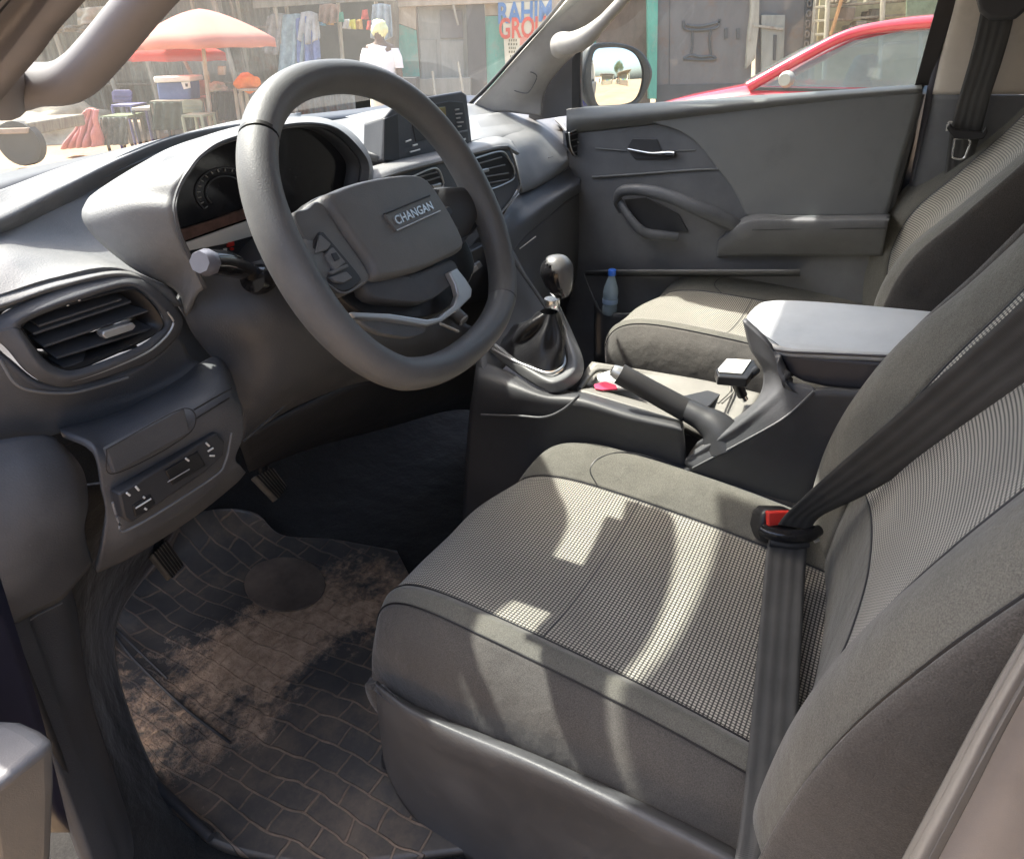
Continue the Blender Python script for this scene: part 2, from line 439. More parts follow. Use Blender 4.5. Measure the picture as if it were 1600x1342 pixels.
# upper pad, left part: ridge under the windshield, dark rear-facing fall, lit shoulder above the near vent
patch('upper_pad', [
    PP([(-90, 325, 'Y', .72), (0, 297, 'Y', .745), (100, 260, 'Y', .79), (200, 231, 'Y', .83), (300, 205, 'Y', .87), (380, 187, 'Y', .90), (470, 176, 'Y', .93)]),
    PP([(-90, 345, 'Y', .705), (0, 318, 'Y', .725), (100, 280, 'Y', .755), (200, 240, 'Y', .80), (300, 211, 'Y', .845), (380, 192, 'Y', .88), (470, 182, 'Y', .92)]),
    PP([(-90, 372, 'Y', .69), (0, 346, 'Y', .70), (94, 299, 'Y', .735), (188, 250, 'Y', .775), (281, 213, 'Y', .82), (375, 196, 'Y', .86), (470, 186, 'Y', .90)]),
    PP([(-90, 398, 'Y', .70), (0, 376, 'Y', .715), (94, 335, 'Y', .745), (188, 290, 'Y', .785), (281, 250, 'Y', .83), (375, 232, 'Y', .87), (470, 222, 'Y', .91)]),
    ], M['dash'], dash, .012, 40, 25, arc=False)
patch('shoulder_pad', [
    PP([(-90, 388, 'Y', .70), (0, 360, 'Y', .715), (70, 330, 'Y', .735), (125, 306, 'Y', .755), (160, 290, 'Y', .765)]),
    PP([(-90, 405, 'Y', .68), (0, 380, 'Y', .69), (60, 376, 'Y', .705), (130, 376, 'Y', .715), (190, 376, 'Y', .715)]),
    PP([(-90, 440, 'Y', .635), (0, 412, 'Y', .64), (80, 405, 'Y', .658), (160, 408, 'Y', .67), (225, 424, 'Y', .66)]),
    PP([(-90, 490, 'Y', .598), (0, 470, 'Y', .60), (95, 440, 'Y', .605), (190, 424, 'Y', .61), (262, 448, 'Y', .62)]),
    PP([(-90, 500, 'Y', .597), (0, 482, 'Y', .598), (95, 452, 'Y', .603), (195, 436, 'Y', .607), (285, 480, 'Y', .62)]),
    ], M['dash'], dash, .01, 40, 33, arc=False)
# lens of the passenger-side warning mark
# instrument pod
O_ = [(290, 495), (275, 455), (219, 427), (180, 400), (145, 368), (128, 340), (133, 318), (152, 298), (219, 256), (281, 225), (375, 199), (460, 188), (520, 192), (565, 222), (583, 262), (580, 300), (560, 345)]
B_ = [(318, 452), (300, 415), (289, 392), (280, 372), (273, 350), (269, 325), (272, 305), (280, 285), (290, 269), (312, 242), (353, 218), (441, 196), (494, 193), (531, 204), (563, 235), (575, 262), (568, 305)]
oy = [.62, .62, .63, .64, .655, .665, .675, .685, .71, .735, .76, .78, .76, .735, .71, .69, .67]
by = [.585, .585, .585, .585, .585, .585, .59, .59, .592, .60, .61, .62, .625, .625, .625, .625, .625]
Or = [P(u, v, 'Y', y) for (u, v), y in zip(O_, oy)]
Br = [P(u, v, 'Y', y) for (u, v), y in zip(B_, by)]
Mid = [a.lerp(b, .55)+Vector((-.002, -.004, .006)) for a, b in zip(Or, Br)]
pod = patch('instrument_pod', [Or, Mid, Br], M['dash'], dash, .004, 90, 13, arc=False)
# bezel lip and dark inner tunnel
def shrink(l, k, dy):
    c = sum(l, Vector())/len(l); return [c+(p-c)*k+Vector((0, dy, 0)) for p in l]
B1 = shrink(Br, .975, -.001); B2 = shrink(Br, .955, .006); B3 = shrink(Br, .94, .05)
patch('pod_bezel', [Br, [a.lerp(b, .5)+Vector((0, -.004, 0)) for a, b in zip(Br, B1)], B1, B2], M['panel'], pod, .002, 90, 13, arc=False)
patch('pod_tunnel', [B2, B3], M['dark'], pod, .003, 90, 2, arc=False)
fl = PP([(255, 215), (600, 150), (640, 340), (300, 470)], 'Y', .665)
prism('gauge_glass', [P(u, v, 'Y', .650) for u, v in ((270, 330), (284, 278), (312, 247), (356, 223), (441, 201), (494, 199), (526, 209), (556, 239), (567, 262), (560, 320), (530, 400), (310, 440))], (0, .02, 0), M['piano'], pod, 0)
prism('cluster_pale_strip', PP([(288, 381), (392, 344), (430, 337), (434, 352), (400, 368), (350, 382), (292, 393)], 'Y', .640), (0, .004, 0), M['white'], pod, .001)  # thin pale strip laid across the cluster
prism('cluster_lower_panel', PP([(287, 392), (350, 381), (440, 352), (450, 420), (305, 440)], 'Y', .643), (0, .006, 0), M['dark'], pod, .001)
def quad(name, l, ax, val, vec, mat, par, bev=.001, sm=0): return prism(name, PP(l, ax, val), vec, mat, par, bev, sm)
quad('warning_lamp', [(356, 379), (366, 377), (367, 384), (357, 387)], 'Y', .640, (0, .003, 0), M['red'], pod, .0005)
quad('warning_lamp', [(361, 388), (366, 387), (366, 391), (362, 392)], 'Y', .640, (0, .003, 0), M['red'], pod, .0005)
quad('lamp_symbol', [(351, 389), (355, 388), (355, 395), (352, 396)], 'Y', .640, (0, .003, 0), M['white'], pod, .0003)
# brown reflection on the gauge glass, painted as a thin coloured plate
quad('glass_reflection', [(275, 362), (330, 345), (385, 326), (392, 340), (340, 358), (285, 378)], 'Y', .645, (0, .004, 0), simple('brown_reflection', (.16, .09, .07), .35, var=.6, scale=60), pod, .0005)
for cu, cv_, rr_ in ((352, 300, 46), (352, 300, 30)):  # faint dial arcs painted for the dim reflections in the glass
    wire('reflection_arc', [P(cu+rr_*math.cos(a_*PI/12), cv_+rr_*.82*math.sin(a_*PI/12), 'Y', .6485) for a_ in range(9, 22)], .0007, M['panel'], pod, 60, ns=6)
for a_ in range(9, 22):
    wire('gauge_tick', [P(352+k_*math.cos(a_*PI/12), 300+k_*.82*math.sin(a_*PI/12), 'Y', .6484) for k_ in (39, 44)], .0006, M['trimgrey'], pod, 2, ns=6)
# near vent
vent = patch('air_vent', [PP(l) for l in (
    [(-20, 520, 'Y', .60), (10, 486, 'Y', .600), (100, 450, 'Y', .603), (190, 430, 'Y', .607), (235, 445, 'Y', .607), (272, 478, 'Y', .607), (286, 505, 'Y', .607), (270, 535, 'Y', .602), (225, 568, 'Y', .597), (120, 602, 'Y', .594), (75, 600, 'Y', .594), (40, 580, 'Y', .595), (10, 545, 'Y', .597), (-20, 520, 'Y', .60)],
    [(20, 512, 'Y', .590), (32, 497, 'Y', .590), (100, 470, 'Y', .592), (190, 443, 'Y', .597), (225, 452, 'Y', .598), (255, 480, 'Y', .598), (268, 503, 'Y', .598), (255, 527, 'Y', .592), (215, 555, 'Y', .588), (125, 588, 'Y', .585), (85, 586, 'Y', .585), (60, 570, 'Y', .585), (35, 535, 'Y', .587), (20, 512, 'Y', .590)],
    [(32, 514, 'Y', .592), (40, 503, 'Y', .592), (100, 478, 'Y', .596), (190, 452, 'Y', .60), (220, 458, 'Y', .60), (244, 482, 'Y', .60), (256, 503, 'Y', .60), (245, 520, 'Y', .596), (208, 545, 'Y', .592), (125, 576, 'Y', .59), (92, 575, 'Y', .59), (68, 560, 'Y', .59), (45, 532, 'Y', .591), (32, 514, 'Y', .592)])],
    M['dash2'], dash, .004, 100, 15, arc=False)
vi = [(34, 512), (48, 500), (100, 480), (195, 455), (222, 462), (252, 500), (240, 522), (125, 574), (92, 574), (66, 556)]
wire('chrome_line', PP([(262, 488), (271, 505), (256, 530), (218, 557), (124, 592), (84, 590), (60, 574)], 'Y', .5885), .0011, M['silver'], vent, 60)
wire('lower_lip', PP([(0, 562), (25, 600), (60, 612), (110, 614), (150, 605), (200, 590)], 'Y', .595), .0014, M['dash'], vent, 40)
P0 = PP(vi, 'Y', .596); c0 = sum(P0, Vector())/len(P0)
patch('vent_duct', [P0+[P0[0]], [c0+(p-c0)*.82+Vector((0, .05, 0)) for p in P0+[P0[0]]]], M['black'], vent, .002, 60, 3)
prism('duct_back', [c0+(p-c0)*.83+Vector((0, .05, 0)) for p in P0], (0, .004, 0), M['black'], vent, 0)
for (a, b) in (((52, 520), (205, 470)), ((68, 540), (232, 484)), ((88, 558), (244, 510)), ((98, 574), (215, 540)), ((60, 508), (190, 466))):
    A, Bq = P(*a, 'Y', .603), P(*b, 'Y', .606)
    prism('slat', [A, Bq, Bq+Vector((0, .022, .005)), A+Vector((0, .022, .005))], (0, 0, -.0022), M['panel'], vent, .0006)
quad('vent_tab', [(162, 518), (208, 504), (213, 510), (208, 516), (166, 530), (160, 524)], 'Y', .590, (0, .010, 0), M['silver'], vent, .0012)
for a in ((106, 478), (124, 470)): lathe('screw_dot', [(0, 0), (.0012, 0), (.0012, .001), (0, .001)], P(a[0], a[1], 'Y', .594), M['silver'], vent, 10)
# below the vent: outer end of the dash and the fuse / switch housing
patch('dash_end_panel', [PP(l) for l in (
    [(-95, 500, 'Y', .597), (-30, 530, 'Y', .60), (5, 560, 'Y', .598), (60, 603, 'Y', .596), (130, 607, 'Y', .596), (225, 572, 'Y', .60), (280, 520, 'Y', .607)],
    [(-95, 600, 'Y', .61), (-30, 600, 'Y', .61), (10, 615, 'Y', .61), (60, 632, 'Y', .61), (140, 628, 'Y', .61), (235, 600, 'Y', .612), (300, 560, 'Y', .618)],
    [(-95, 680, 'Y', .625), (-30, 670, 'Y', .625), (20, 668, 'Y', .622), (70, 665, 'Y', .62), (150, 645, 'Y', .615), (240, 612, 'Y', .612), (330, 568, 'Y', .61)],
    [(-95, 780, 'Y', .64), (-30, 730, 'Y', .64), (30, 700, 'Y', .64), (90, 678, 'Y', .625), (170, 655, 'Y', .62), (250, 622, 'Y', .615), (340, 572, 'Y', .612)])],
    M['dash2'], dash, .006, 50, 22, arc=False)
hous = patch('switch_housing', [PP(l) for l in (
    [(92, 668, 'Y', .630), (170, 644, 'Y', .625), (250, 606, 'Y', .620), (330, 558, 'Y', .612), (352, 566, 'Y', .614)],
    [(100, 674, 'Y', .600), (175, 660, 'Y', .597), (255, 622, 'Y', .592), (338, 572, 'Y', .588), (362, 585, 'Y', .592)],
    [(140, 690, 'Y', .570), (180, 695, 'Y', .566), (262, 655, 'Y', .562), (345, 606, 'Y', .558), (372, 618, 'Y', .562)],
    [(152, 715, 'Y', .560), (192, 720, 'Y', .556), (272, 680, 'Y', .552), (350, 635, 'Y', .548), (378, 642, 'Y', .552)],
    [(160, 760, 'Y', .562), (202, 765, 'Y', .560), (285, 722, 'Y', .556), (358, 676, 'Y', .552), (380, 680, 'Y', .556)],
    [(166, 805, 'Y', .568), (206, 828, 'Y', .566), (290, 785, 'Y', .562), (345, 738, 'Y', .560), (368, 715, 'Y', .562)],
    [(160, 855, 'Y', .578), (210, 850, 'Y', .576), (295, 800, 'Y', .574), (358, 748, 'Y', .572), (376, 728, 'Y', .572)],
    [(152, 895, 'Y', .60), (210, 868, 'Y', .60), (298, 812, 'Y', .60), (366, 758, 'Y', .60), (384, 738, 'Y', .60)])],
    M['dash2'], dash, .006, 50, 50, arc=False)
quad('fuse_cover', [(166, 702), (288, 638), (297, 676), (180, 740)], 'Y', .5465, (0, .006, 0), M['dash2'], hous, .0012)
wire('cover_edge', PP([(166, 702), (288, 638), (297, 676), (180, 740), (166, 702)], 'Y', .5462), .0005, M['black'], hous, 80)
for a, b in (((303, 640), (362, 606)), ((306, 654), (358, 622))):
    wire('groove', PP([a, b], 'Y', .5455), .0009, M['black'], hous, 4)
swp = quad('switch_panel', [(186, 772), (338, 676), (352, 690), (350, 712), (325, 735), (206, 818), (194, 810)], 'Y', .546, (0, .014, 0), M['dark'], hous, .002)
wire('panel_lip', PP([(176, 785), (186, 815), (204, 826), (330, 748), (352, 722), (362, 676)], 'Y', .5455), .0012, M['dash'], swp, 60)
quad('switch_blank', [(258, 735), (310, 705), (322, 728), (270, 758)], 'Y', .5445, (0, .006, 0), M['black'], swp, .001)
wire('switch_mark', PP([(262, 753), (296, 733)], 'Y', .5435), .0006, M['trimgrey'], swp, 4)
quad('light_level_knob', [(208, 790), (236, 772), (244, 786), (230, 800), (212, 808)], 'Y', .5445, (0, .006, 0), M['black'], swp, .001)
wire('knob_mark', PP([(212, 794), (236, 779)], 'Y', .5440), .0008, M['white'], swp, 4)
for a, b in (((198, 770), (203, 774)), ((212, 760), (217, 766)), ((224, 776), (226, 778)), ((290, 716), (295, 720)), ((322, 692), (327, 697)), ((325, 705), (333, 700)), ((328, 712), (335, 712)), ((226, 794), (229, 796))):
    wire('symbol', PP([a, b], 'Y', .5440), .0010, M['white'], swp, 3, ns=6)
# knee area and steering column cover
patch('knee_panel', [PP(l) for l in (
    [(278, 470, 'Y', .622), (300, 432, 'Y', .625), (360, 420, 'Y', .60), (430, 400, 'Y', .585), (520, 380, 'Y', .60), (600, 340, 'Y', .64)],
    [(300, 520, 'Y', .618), (330, 500, 'Y', .60), (390, 490, 'Y', .575), (450, 480, 'Y', .56), (540, 460, 'Y', .57), (640, 400, 'Y', .63)],
    [(335, 565, 'Y', .612), (375, 560, 'Y', .59), (430, 545, 'Y', .565), (500, 525, 'Y', .555), (580, 500, 'Y', .57), (680, 440, 'Y', .62)],
    [(365, 610, 'Y', .608), (400, 612, 'Y', .59), (450, 600, 'Y', .575), (540, 566, 'Y', .57), (630, 540, 'Y', .58), (720, 500, 'Y', .61)],
    [(382, 650, 'Y', .606), (415, 640, 'Y', .60), (460, 622, 'Y', .60), (550, 590, 'Y', .60), (650, 560, 'Y', .61), (760, 520, 'Y', .62)],
    [(380, 690, 'Y', .62), (420, 660, 'Y', .63), (470, 632, 'Y', .635), (555, 600, 'Y', .64), (660, 580, 'Y', .64), (770, 545, 'Y', .64)])],
    M['panel'], dash, .006, 50, 40, arc=False)
patch('column_side_filler', [PP(l, 'Y', .648) for l in (
    [(245, 430), (290, 430), (345, 430)], [(262, 500), (305, 500), (350, 500)], [(282, 570), (325, 570), (370, 570)], [(300, 640), (345, 640), (390, 640)])], M['panel'], dash, .006, 12, 12)
wire('knee_panel_edge', PP([(380, 690), (420, 655), (470, 615), (540, 575)], 'Y', .612), .0014, M['panel'], dash, 30)
patch('lower_closing_panel', [PP(l) for l in (
    [(375, 690, 'Y', .64), (470, 640, 'Y', .65), (560, 600, 'Y', .66), (700, 560, 'Y', .66), (800, 600, 'Y', .60)],
    [(382, 712, 'Y', .72), (480, 672, 'Y', .73), (580, 650, 'Y', .74), (720, 610, 'Y', .74), (800, 640, 'Y', .72)],
    [(390, 738, 'Y', .82), (488, 700, 'Y', .84), (600, 670, 'Y', .86), (720, 640, 'Y', .86), (800, 660, 'Y', .80)])],
    M['dark'], dash, .006, 30, 16, arc=False)
# indicator stalk
st = empty('indicator_stalk', P(410, 440, 'Y', .57), 'glossy black indicator stalk with pale end button left of the steering wheel', 'indicator stalk')
tube('stalk_arm', PP([(322, 410, 'Y', .545), (345, 411, 'Y', .552), (372, 418, 'Y', .56), (398, 430, 'Y', .575), (408, 442, 'Y', .59)]), [.0118, .0125, .0105, .008, .0085], M['piano'], st, 40, 18)
eb = P(318, 410, 'Y', .541); ax = (P(322, 410, 'Y', .545)-P(345, 411, 'Y', .552)).normalized()
fx = ax.cross(Vector((0, 0, 1))).normalized()
tube('end_button', [eb+ax*.006, eb, eb-ax*.008], [.0100, .0125, .0125], plastic('stalk_end_grey', (.15, .155, .19), .35, 0), st, 8, 8)
lathe('stalk_collar', [(.006, -.012), (.0135, -.010), (.016, 0), (.0165, .008), (.014, .016), (.006, .018)], P(407, 436, 'Y', .575), M['piano'], st, 30, frame3(fx, ax.cross(fx), ax))
for t in (.2, .45, .7): 
    q = P(345, 411, 'Y', .552).lerp(P(398, 430, 'Y', .575), t)+Vector((-.001, -.010, .006)); wire('mark', [q, q+ax*.005], .0007, M['white'], st, 3, ns=6)
# ---------------- centre of the dash
patch('centre_top_pad', [PP(l) for l in (
    [(430, 192, 'Y', .95), (520, 186, 'Y', .97), (600, 170, 'Y', .99), (700, 160, 'Y', 1.0), (740, 163, 'Y', 1.0), (815, 168, 'Y', .985), (862, 178, 'Y', .93)],
    [(450, 200, 'Y', .90), (530, 200, 'Y', .90), (600, 205, 'Y', .87), (690, 195, 'Y', .88), (745, 190, 'Y', .90), (830, 180, 'Y', .92), (872, 184, 'Y', .89)],
    [(500, 212, 'Y', .83), (545, 216, 'Y', .83), (600, 222, 'Y', .80), (680, 215, 'Y', .80), (745, 205, 'Y', .82), (838, 200, 'Y', .85), (882, 200, 'Y', .845)],
    [(540, 240, 'Y', .75), (570, 240, 'Y', .75), (610, 245, 'Y', .735), (680, 238, 'Y', .735), (750, 218, 'Y', .745), (800, 222, 'Y', .80), (840, 225, 'Y', .83)])],
    M['dash'], dash, .01, 50, 30, arc=False)
patch('passenger_pad', [PP(l) for l in (
    [(735, 182, 'Y', .92), (790, 175, 'Y', .93), (838, 178, 'Y', .92), (872, 186, 'Y', .88), (888, 196, 'Y', .85)],
    [(752, 205, 'Y', .83), (800, 200, 'Y', .85), (845, 198, 'Y', .85), (875, 205, 'Y', .84), (887, 213, 'Y', .82)],
    [(790, 222, 'Y', .77), (822, 218, 'Y', .785), (850, 218, 'Y', .80), (875, 222, 'Y', .80), (886, 230, 'Y', .79)],
    [(806, 250, 'Y', .735), (828, 250, 'Y', .75), (852, 245, 'Y', .76), (875, 240, 'Y', .765), (886, 240, 'Y', .765)],
    [(815, 296, 'Y', .71), (835, 288, 'Y', .725), (855, 276, 'Y', .735), (875, 262, 'Y', .745), (888, 250, 'Y', .75)],
    [(812, 304, 'Y', .73), (835, 296, 'Y', .745), (858, 284, 'Y', .755), (878, 270, 'Y', .765), (890, 258, 'Y', .77)])],
    M['dash'], dash, .01, 40, 40, arc=False)
wire('airbag_mark', PP([(857, 247), (864, 245)], 'Y', .752), .0009, M['dash2'], dash, 3)
# lower shelf roll + glovebox
patch('lower_shelf', [PP(l) for l in (
    [(782, 342, 'Y', .66), (812, 303, 'Y', .73), (850, 286, 'Y', .75), (880, 268, 'Y', .765), (905, 250, 'Y', .79)],
    [(784, 350, 'Y', .645), (815, 322, 'Y', .70), (852, 302, 'Y', .725), (882, 286, 'Y', .745), (907, 272, 'Y', .76)],
    [(788, 372, 'Y', .63), (812, 350, 'Y', .665), (850, 322, 'Y', .69), (882, 300, 'Y', .71), (907, 286, 'Y', .73)],
    [(800, 395, 'Y', .64), (822, 368, 'Y', .67), (855, 340, 'Y', .70), (885, 314, 'Y', .72), (908, 300, 'Y', .74)])],
    M['dash2'], dash, .008, 40, 30, arc=False)
patch('glovebox', [PP(l) for l in (
    [(799, 393, 'Y', .645), (822, 368, 'Y', .68), (855, 340, 'Y', .71), (885, 314, 'Y', .73), (910, 298, 'Y', .75)],
    [(812, 420, 'Y', .65), (832, 398, 'Y', .68), (862, 372, 'Y', .71), (890, 350, 'Y', .73), (912, 330, 'Y', .75)],
    [(835, 465, 'Y', .66), (850, 452, 'Y', .69), (876, 438, 'Y', .72), (900, 425, 'Y', .74), (918, 415, 'Y', .76)],
    [(850, 500, 'Y', .75), (870, 500, 'Y', .78), (890, 500, 'Y', .80), (910, 500, 'Y', .82), (930, 500, 'Y', .84)])],
    M['panel'], dash, .008, 30, 24, arc=False)
wire('glovebox_latch', PP([(812, 389), (837, 370)], 'Y', .655), .0012, M['trimgrey'], dash, 6)
# vents housing in the centre (rim hexagon)
cv = prism('vent_housing', PP([(556, 296, 'Y', .70), (600, 270, 'Y', .695), (660, 258, 'Y', .69), (735, 238, 'Y', .685), (790, 228, 'Y', .685), (800, 234, 'Y', .685), (813, 290, 'Y', .68), (800, 312, 'Y', .678), (779, 338, 'Y', .675), (700, 430, 'Y', .66), (560, 470, 'Y', .66)]), (0, .05, 0), M['dash2'], dash, .004)
wire('housing_edge', PP([(560, 290, 'Y', .686), (640, 262, 'Y', .684), (735, 238, 'Y', .682), (788, 229, 'Y', .680), (798, 236, 'Y', .679), (812, 289, 'Y', .676), (800, 312, 'Y', .674), (779, 338, 'Y', .671)]), .0022, M['dash'], cv, 60)
patch('housing_brow', [PP(l) for l in (
    [(552, 268, 'Y', .74), (620, 250, 'Y', .73), (700, 232, 'Y', .73), (770, 214, 'Y', .73), (800, 220, 'Y', .73)],
    [(552, 282, 'Y', .70), (625, 258, 'Y', .69), (705, 240, 'Y', .688), (780, 222, 'Y', .69), (806, 230, 'Y', .70)],
    [(553, 294, 'Y', .682), (625, 270, 'Y', .68), (710, 247, 'Y', .678), (785, 231, 'Y', .678), (812, 240, 'Y', .69)])],
    M['dash'], dash, .006, 40, 13, arc=False)
def small_vent(frame_pts, y, slats, tab, grp):
    v = quad('air_vent', frame_pts, 'Y', y, (0, .012, 0), M['black'], dash, .002)
    wire('vent_rim', PP(frame_pts+[frame_pts[0]], 'Y', y-.0015), .0016, M['silver'], v, 60)
    for a, b in slats:
        A, Bq = P(*a, 'Y', y-.002), P(*b, 'Y', y-.002)
        prism('slat', [A, Bq, Bq+Vector((0, .008, .001)), A+Vector((0, .008, .001))], (0, 0, -.0022), M['dash'], v, .0005)
    if tab: quad('vent_tab', tab, 'Y', y-.005, (0, .006, 0), M['silver'], v, .001)
    return v
small_vent([(735, 250), (782, 237), (796, 250), (804, 268), (798, 283), (752, 296)], .681, [((738, 258), (785, 245)), ((742, 268), (790, 257)), ((746, 278), (795, 270)), ((750, 288), (796, 280))], [(745, 268), (764, 263), (765, 268), (747, 273)], 0)
small_vent([(640, 278), (680, 263), (692, 282), (690, 294), (665, 300), (645, 296)], .684, [((640, 281), (684, 268)), ((645, 289), (688, 276)), ((660, 297), (690, 288))], [(676, 290), (690, 286), (690, 296), (680, 298)], 0)
kn = lathe('audio_knob', [(0, -.006), (.011, -.006), (.012, -.004), (.0125, .012), (.0125, .014)], P(769, 316, 'Y', .668), M['black'], dash, 28, frame3((1, 0, 0), (0, 0, -1), (0, 1, 0)))
lathe('knob_ring', [(.0125, -.003), (.0145, -.002), (.015, .004), (.0125, .006)], P(769, 316, 'Y', .668), M['chrome'], kn, 28, frame3((1, 0, 0), (0, 0, -1), (0, 1, 0)))
lathe('knob_ring', [(.007, -.0075), (.0085, -.0065), (.0085, -.0055), (.007, -.0055)], P(769, 316, 'Y', .668), M['chrome'], kn, 28, frame3((1, 0, 0), (0, 0, -1), (0, 1, 0)))
# climate keys glimpsed inside the wheel
ck = quad('climate_panel', [(690, 415), (760, 380), (775, 430), (760, 470), (700, 480)], 'Y', .655, (0, .02, 0), M['dark'], dash, .003)
quad('key', [(716, 432), (750, 408), (755, 416), (722, 442)], 'Y', .650, (0, .008, 0), M['dash'], ck, .001)
quad('key', [(732, 424), (745, 414), (748, 420), (736, 430)], 'Y', .648, (0, .008, 0), M['trimgrey'], ck, .001)
for a in ((712, 411), (733, 410)): wire('symbol', PP([a, (a[0]+4, a[1]-3)], 'Y', .652), .0012, M['white'], ck, 3)
cf = quad('centre_stack_face', [(640, 330), (700, 310), (785, 340), (800, 395), (835, 470), (830, 545), (760, 560), (640, 520)], 'Y', .672, (0, .03, 0), M['dark'], dash, .004)
sk = lathe('power_socket', [(0, -.006), (.010, -.006), (.0115, -.003), (.012, .01), (.012, .02)], P(720, 498, 'Y', .585), M['dark'], dash, 24, frame3((1, 0, 0), (0, .5, -.87), (0, .87, .5)))
lathe('socket_cap', [(0, -.008), (.009, -.008), (.0098, -.006), (.009, -.005)], P(720, 497, 'Y', .583), M['dash'], sk, 24, frame3((1, 0, 0), (0, .5, -.87), (0, .87, .5)))
wire('charging_lead', PP([(688, 506), (716, 518)], 'Y', .575), .0022, M['trimgrey'], dash, 5)
# display unit standing on the dash
disp = empty('dashboard_display', P(670, 250, 'Y', .72), 'upright grey radio unit with olive screen standing on the middle of the dashboard', 'car radio')
sc_ = [(601, 183), (612, 170), (660, 152), (722, 142), (730, 148), (739, 228), (735, 233), (672, 246), (620, 254), (599, 252)]
body = prism('radio_body', PP(sc_, 'Y', 0.7300), (0, .045, -.012), M['dash2'], disp, .004)
quad('screen_surround', [(640, 172), (702, 158), (724, 160), (731, 205), (650, 222)], 'Y', 0.7285, (0, .004, 0), M['dark'], body, .001)
quad('screen', [(662, 171), (696, 167), (700, 204), (664, 212)], 'Y', 0.7265, (0, .003, 0), M['screen'], body, .0008)
for k in range(5):
    a = (712+k*.9, 171+k*6.6); w = 7 if k % 2 else 3
    quad('radio_key', [(a[0], a[1]), (a[0]+w+3, a[1]-1), (a[0]+w+3, a[1]+1.4), (a[0], a[1]+2.2)], 'Y', 0.7265, (0, .003, 0), M['trimgrey'], body, .0004)
quad('key_strip', [(690, 214), (731, 205), (733, 224), (695, 232)], 'Y', 0.7275, (0, .003, 0), M['dark'], body, .001)
wire('strip_line', PP([(692, 212), (730, 204)], 'Y', 0.7260), .0012, M['dash'], body, 6)
for a in ((703, 223), (712, 220), (721, 218)): quad('radio_key', [(a[0], a[1]), (a[0]+7, a[1]-2), (a[0]+7, a[1]+1), (a[0], a[1]+3)], 'Y', 0.7260, (0, .002, 0), M['white'], body, .0004)
quad('radio_side', [(601, 186), (622, 178), (625, 252), (600, 251)], 'Y', 0.7285, (0, .004, 0), M['dark'], body, .001)
for a, b in (((634, 222), (642, 219)), ((641, 238), (656, 234)), ((645, 228), (652, 226))):
    wire('symbol', PP([a, b], 'Y', 0.7275), .0014, M['white'], body, 3)
# far vent
fv = patch('side_vent_housing', [PP(l) for l in (
    [(868, 184, 'Y', .86), (885, 180, 'Y', .86), (900, 180, 'Y', .85)],
    [(880, 197, 'Y', .82), (898, 190, 'Y', .82), (915, 192, 'Y', .81)],
    [(888, 212, 'Y', .79), (904, 206, 'Y', .785), (923, 203, 'Y', .78)],
    [(890, 235, 'Y', .775), (908, 240, 'Y', .765), (927, 225, 'Y', .77)],
    [(897, 252, 'Y', .775), (912, 254, 'Y', .77), (928, 238, 'Y', .775)])], M['dash'], dash, .008, 24, 30, arc=False)
small_vent([(889, 208), (912, 200), (917, 212), (922, 228), (915, 240), (900, 244), (892, 230)], .755, [((891, 211), (914, 204)), ((893, 220), (918, 212)), ((896, 229), (920, 222)), ((898, 238), (918, 232))], [(904, 222), (914, 220), (914, 224), (906, 226)], 0)
# black cowl strip under the windshield
patch('cowl_strip', [PP(l) for l in (
    [(-60, 290, 'Y', .80), (0, 271, 'Y', .84), (100, 251, 'Y', .88), (200, 230, 'Y', .92), (350, 195, 'Y', .97), (450, 182, 'Y', 1.0), (560, 170, 'Y', 1.05), (720, 150, 'Y', 1.07), (760, 152, 'Y', 1.05)],
    [(-60, 330, 'Y', .74), (0, 300, 'Y', .76), (100, 264, 'Y', .80), (200, 236, 'Y', .84), (350, 201, 'Y', .90), (450, 192, 'Y', .94), (570, 182, 'Y', .97), (730, 170, 'Y', 1.0), (770, 165, 'Y', .99)])],
    M['black'], dash, .006, 50, 3, arc=False)
# ---------------- steering wheel
WC = Vector((-.3458, .4491, 1.1341))
wn = Vector((.1019, -.8760, .4713)); wa = Vector((.9933, .11554, 0)); wb = Vector((-.05446, .46817, .88196))
def wp(u, v, h=0):
    d = ray(u, v); O = WC+wn*h; return CAM+d*((O-CAM).dot(wn)/d.dot(wn))
def wq(a, b, h): return WC+wa*a+wb*b+wn*h
sw = empty('steering_wheel', WC, 'grey flat-bottomed steering wheel with worn leather rim and chrome lettering on its hub', 'steering wheel')
def rimpt(th, r, ry, k=2.27):
    u, v = math.cos(th), math.sin(th); e = 2/k
    x = r*math.copysign(abs(u)**e, u); y = ry*math.copysign(abs(v)**e, v)
    if y < -.125: y = -.125-(abs(y)-.125)*.75
    return x, y
def rim_arc(name, t0, t1, n, mat, par, rs=1.0):
    g = []
    for i in range(n+1):
        th = t0+(t1-t0)*i/n
        x, y = rimpt(th, .1737, .1555); x2, y2 = rimpt(th+.01, .1737, .1555)
        t = (wa*(x2-x)+wb*(y2-y)).normalized(); o_ = t.cross(wn).normalized()
        # thicker grips left and right
        gk = 1+.07*math.exp(-((math.sin(th)+.05)/.35)**2)
        c = wq(x, y, 0)
        g.append([c+o_*(math.cos(p)*.0158*gk*rs)+wn*(math.sin(p)*.0182*gk*rs) for p in [2*PI*j/20 for j in range(20)]])
    me = grid_mesh(g, False, True); bm = bmesh.new(); bm.from_mesh(me); bmesh.ops.holes_fill(bm, edges=[e for e in bm.edges if e.is_boundary], sides=0)
    bmesh.ops.recalc_face_normals(bm, faces=bm.faces[:]); bm.to_mesh(me); bm.free()
    o = link(name, me, mat, par); autosmooth(o, 60); return o
rim = rim_arc('rim', rad(138), rad(138+360-78-6), 110, M['rim'], sw)
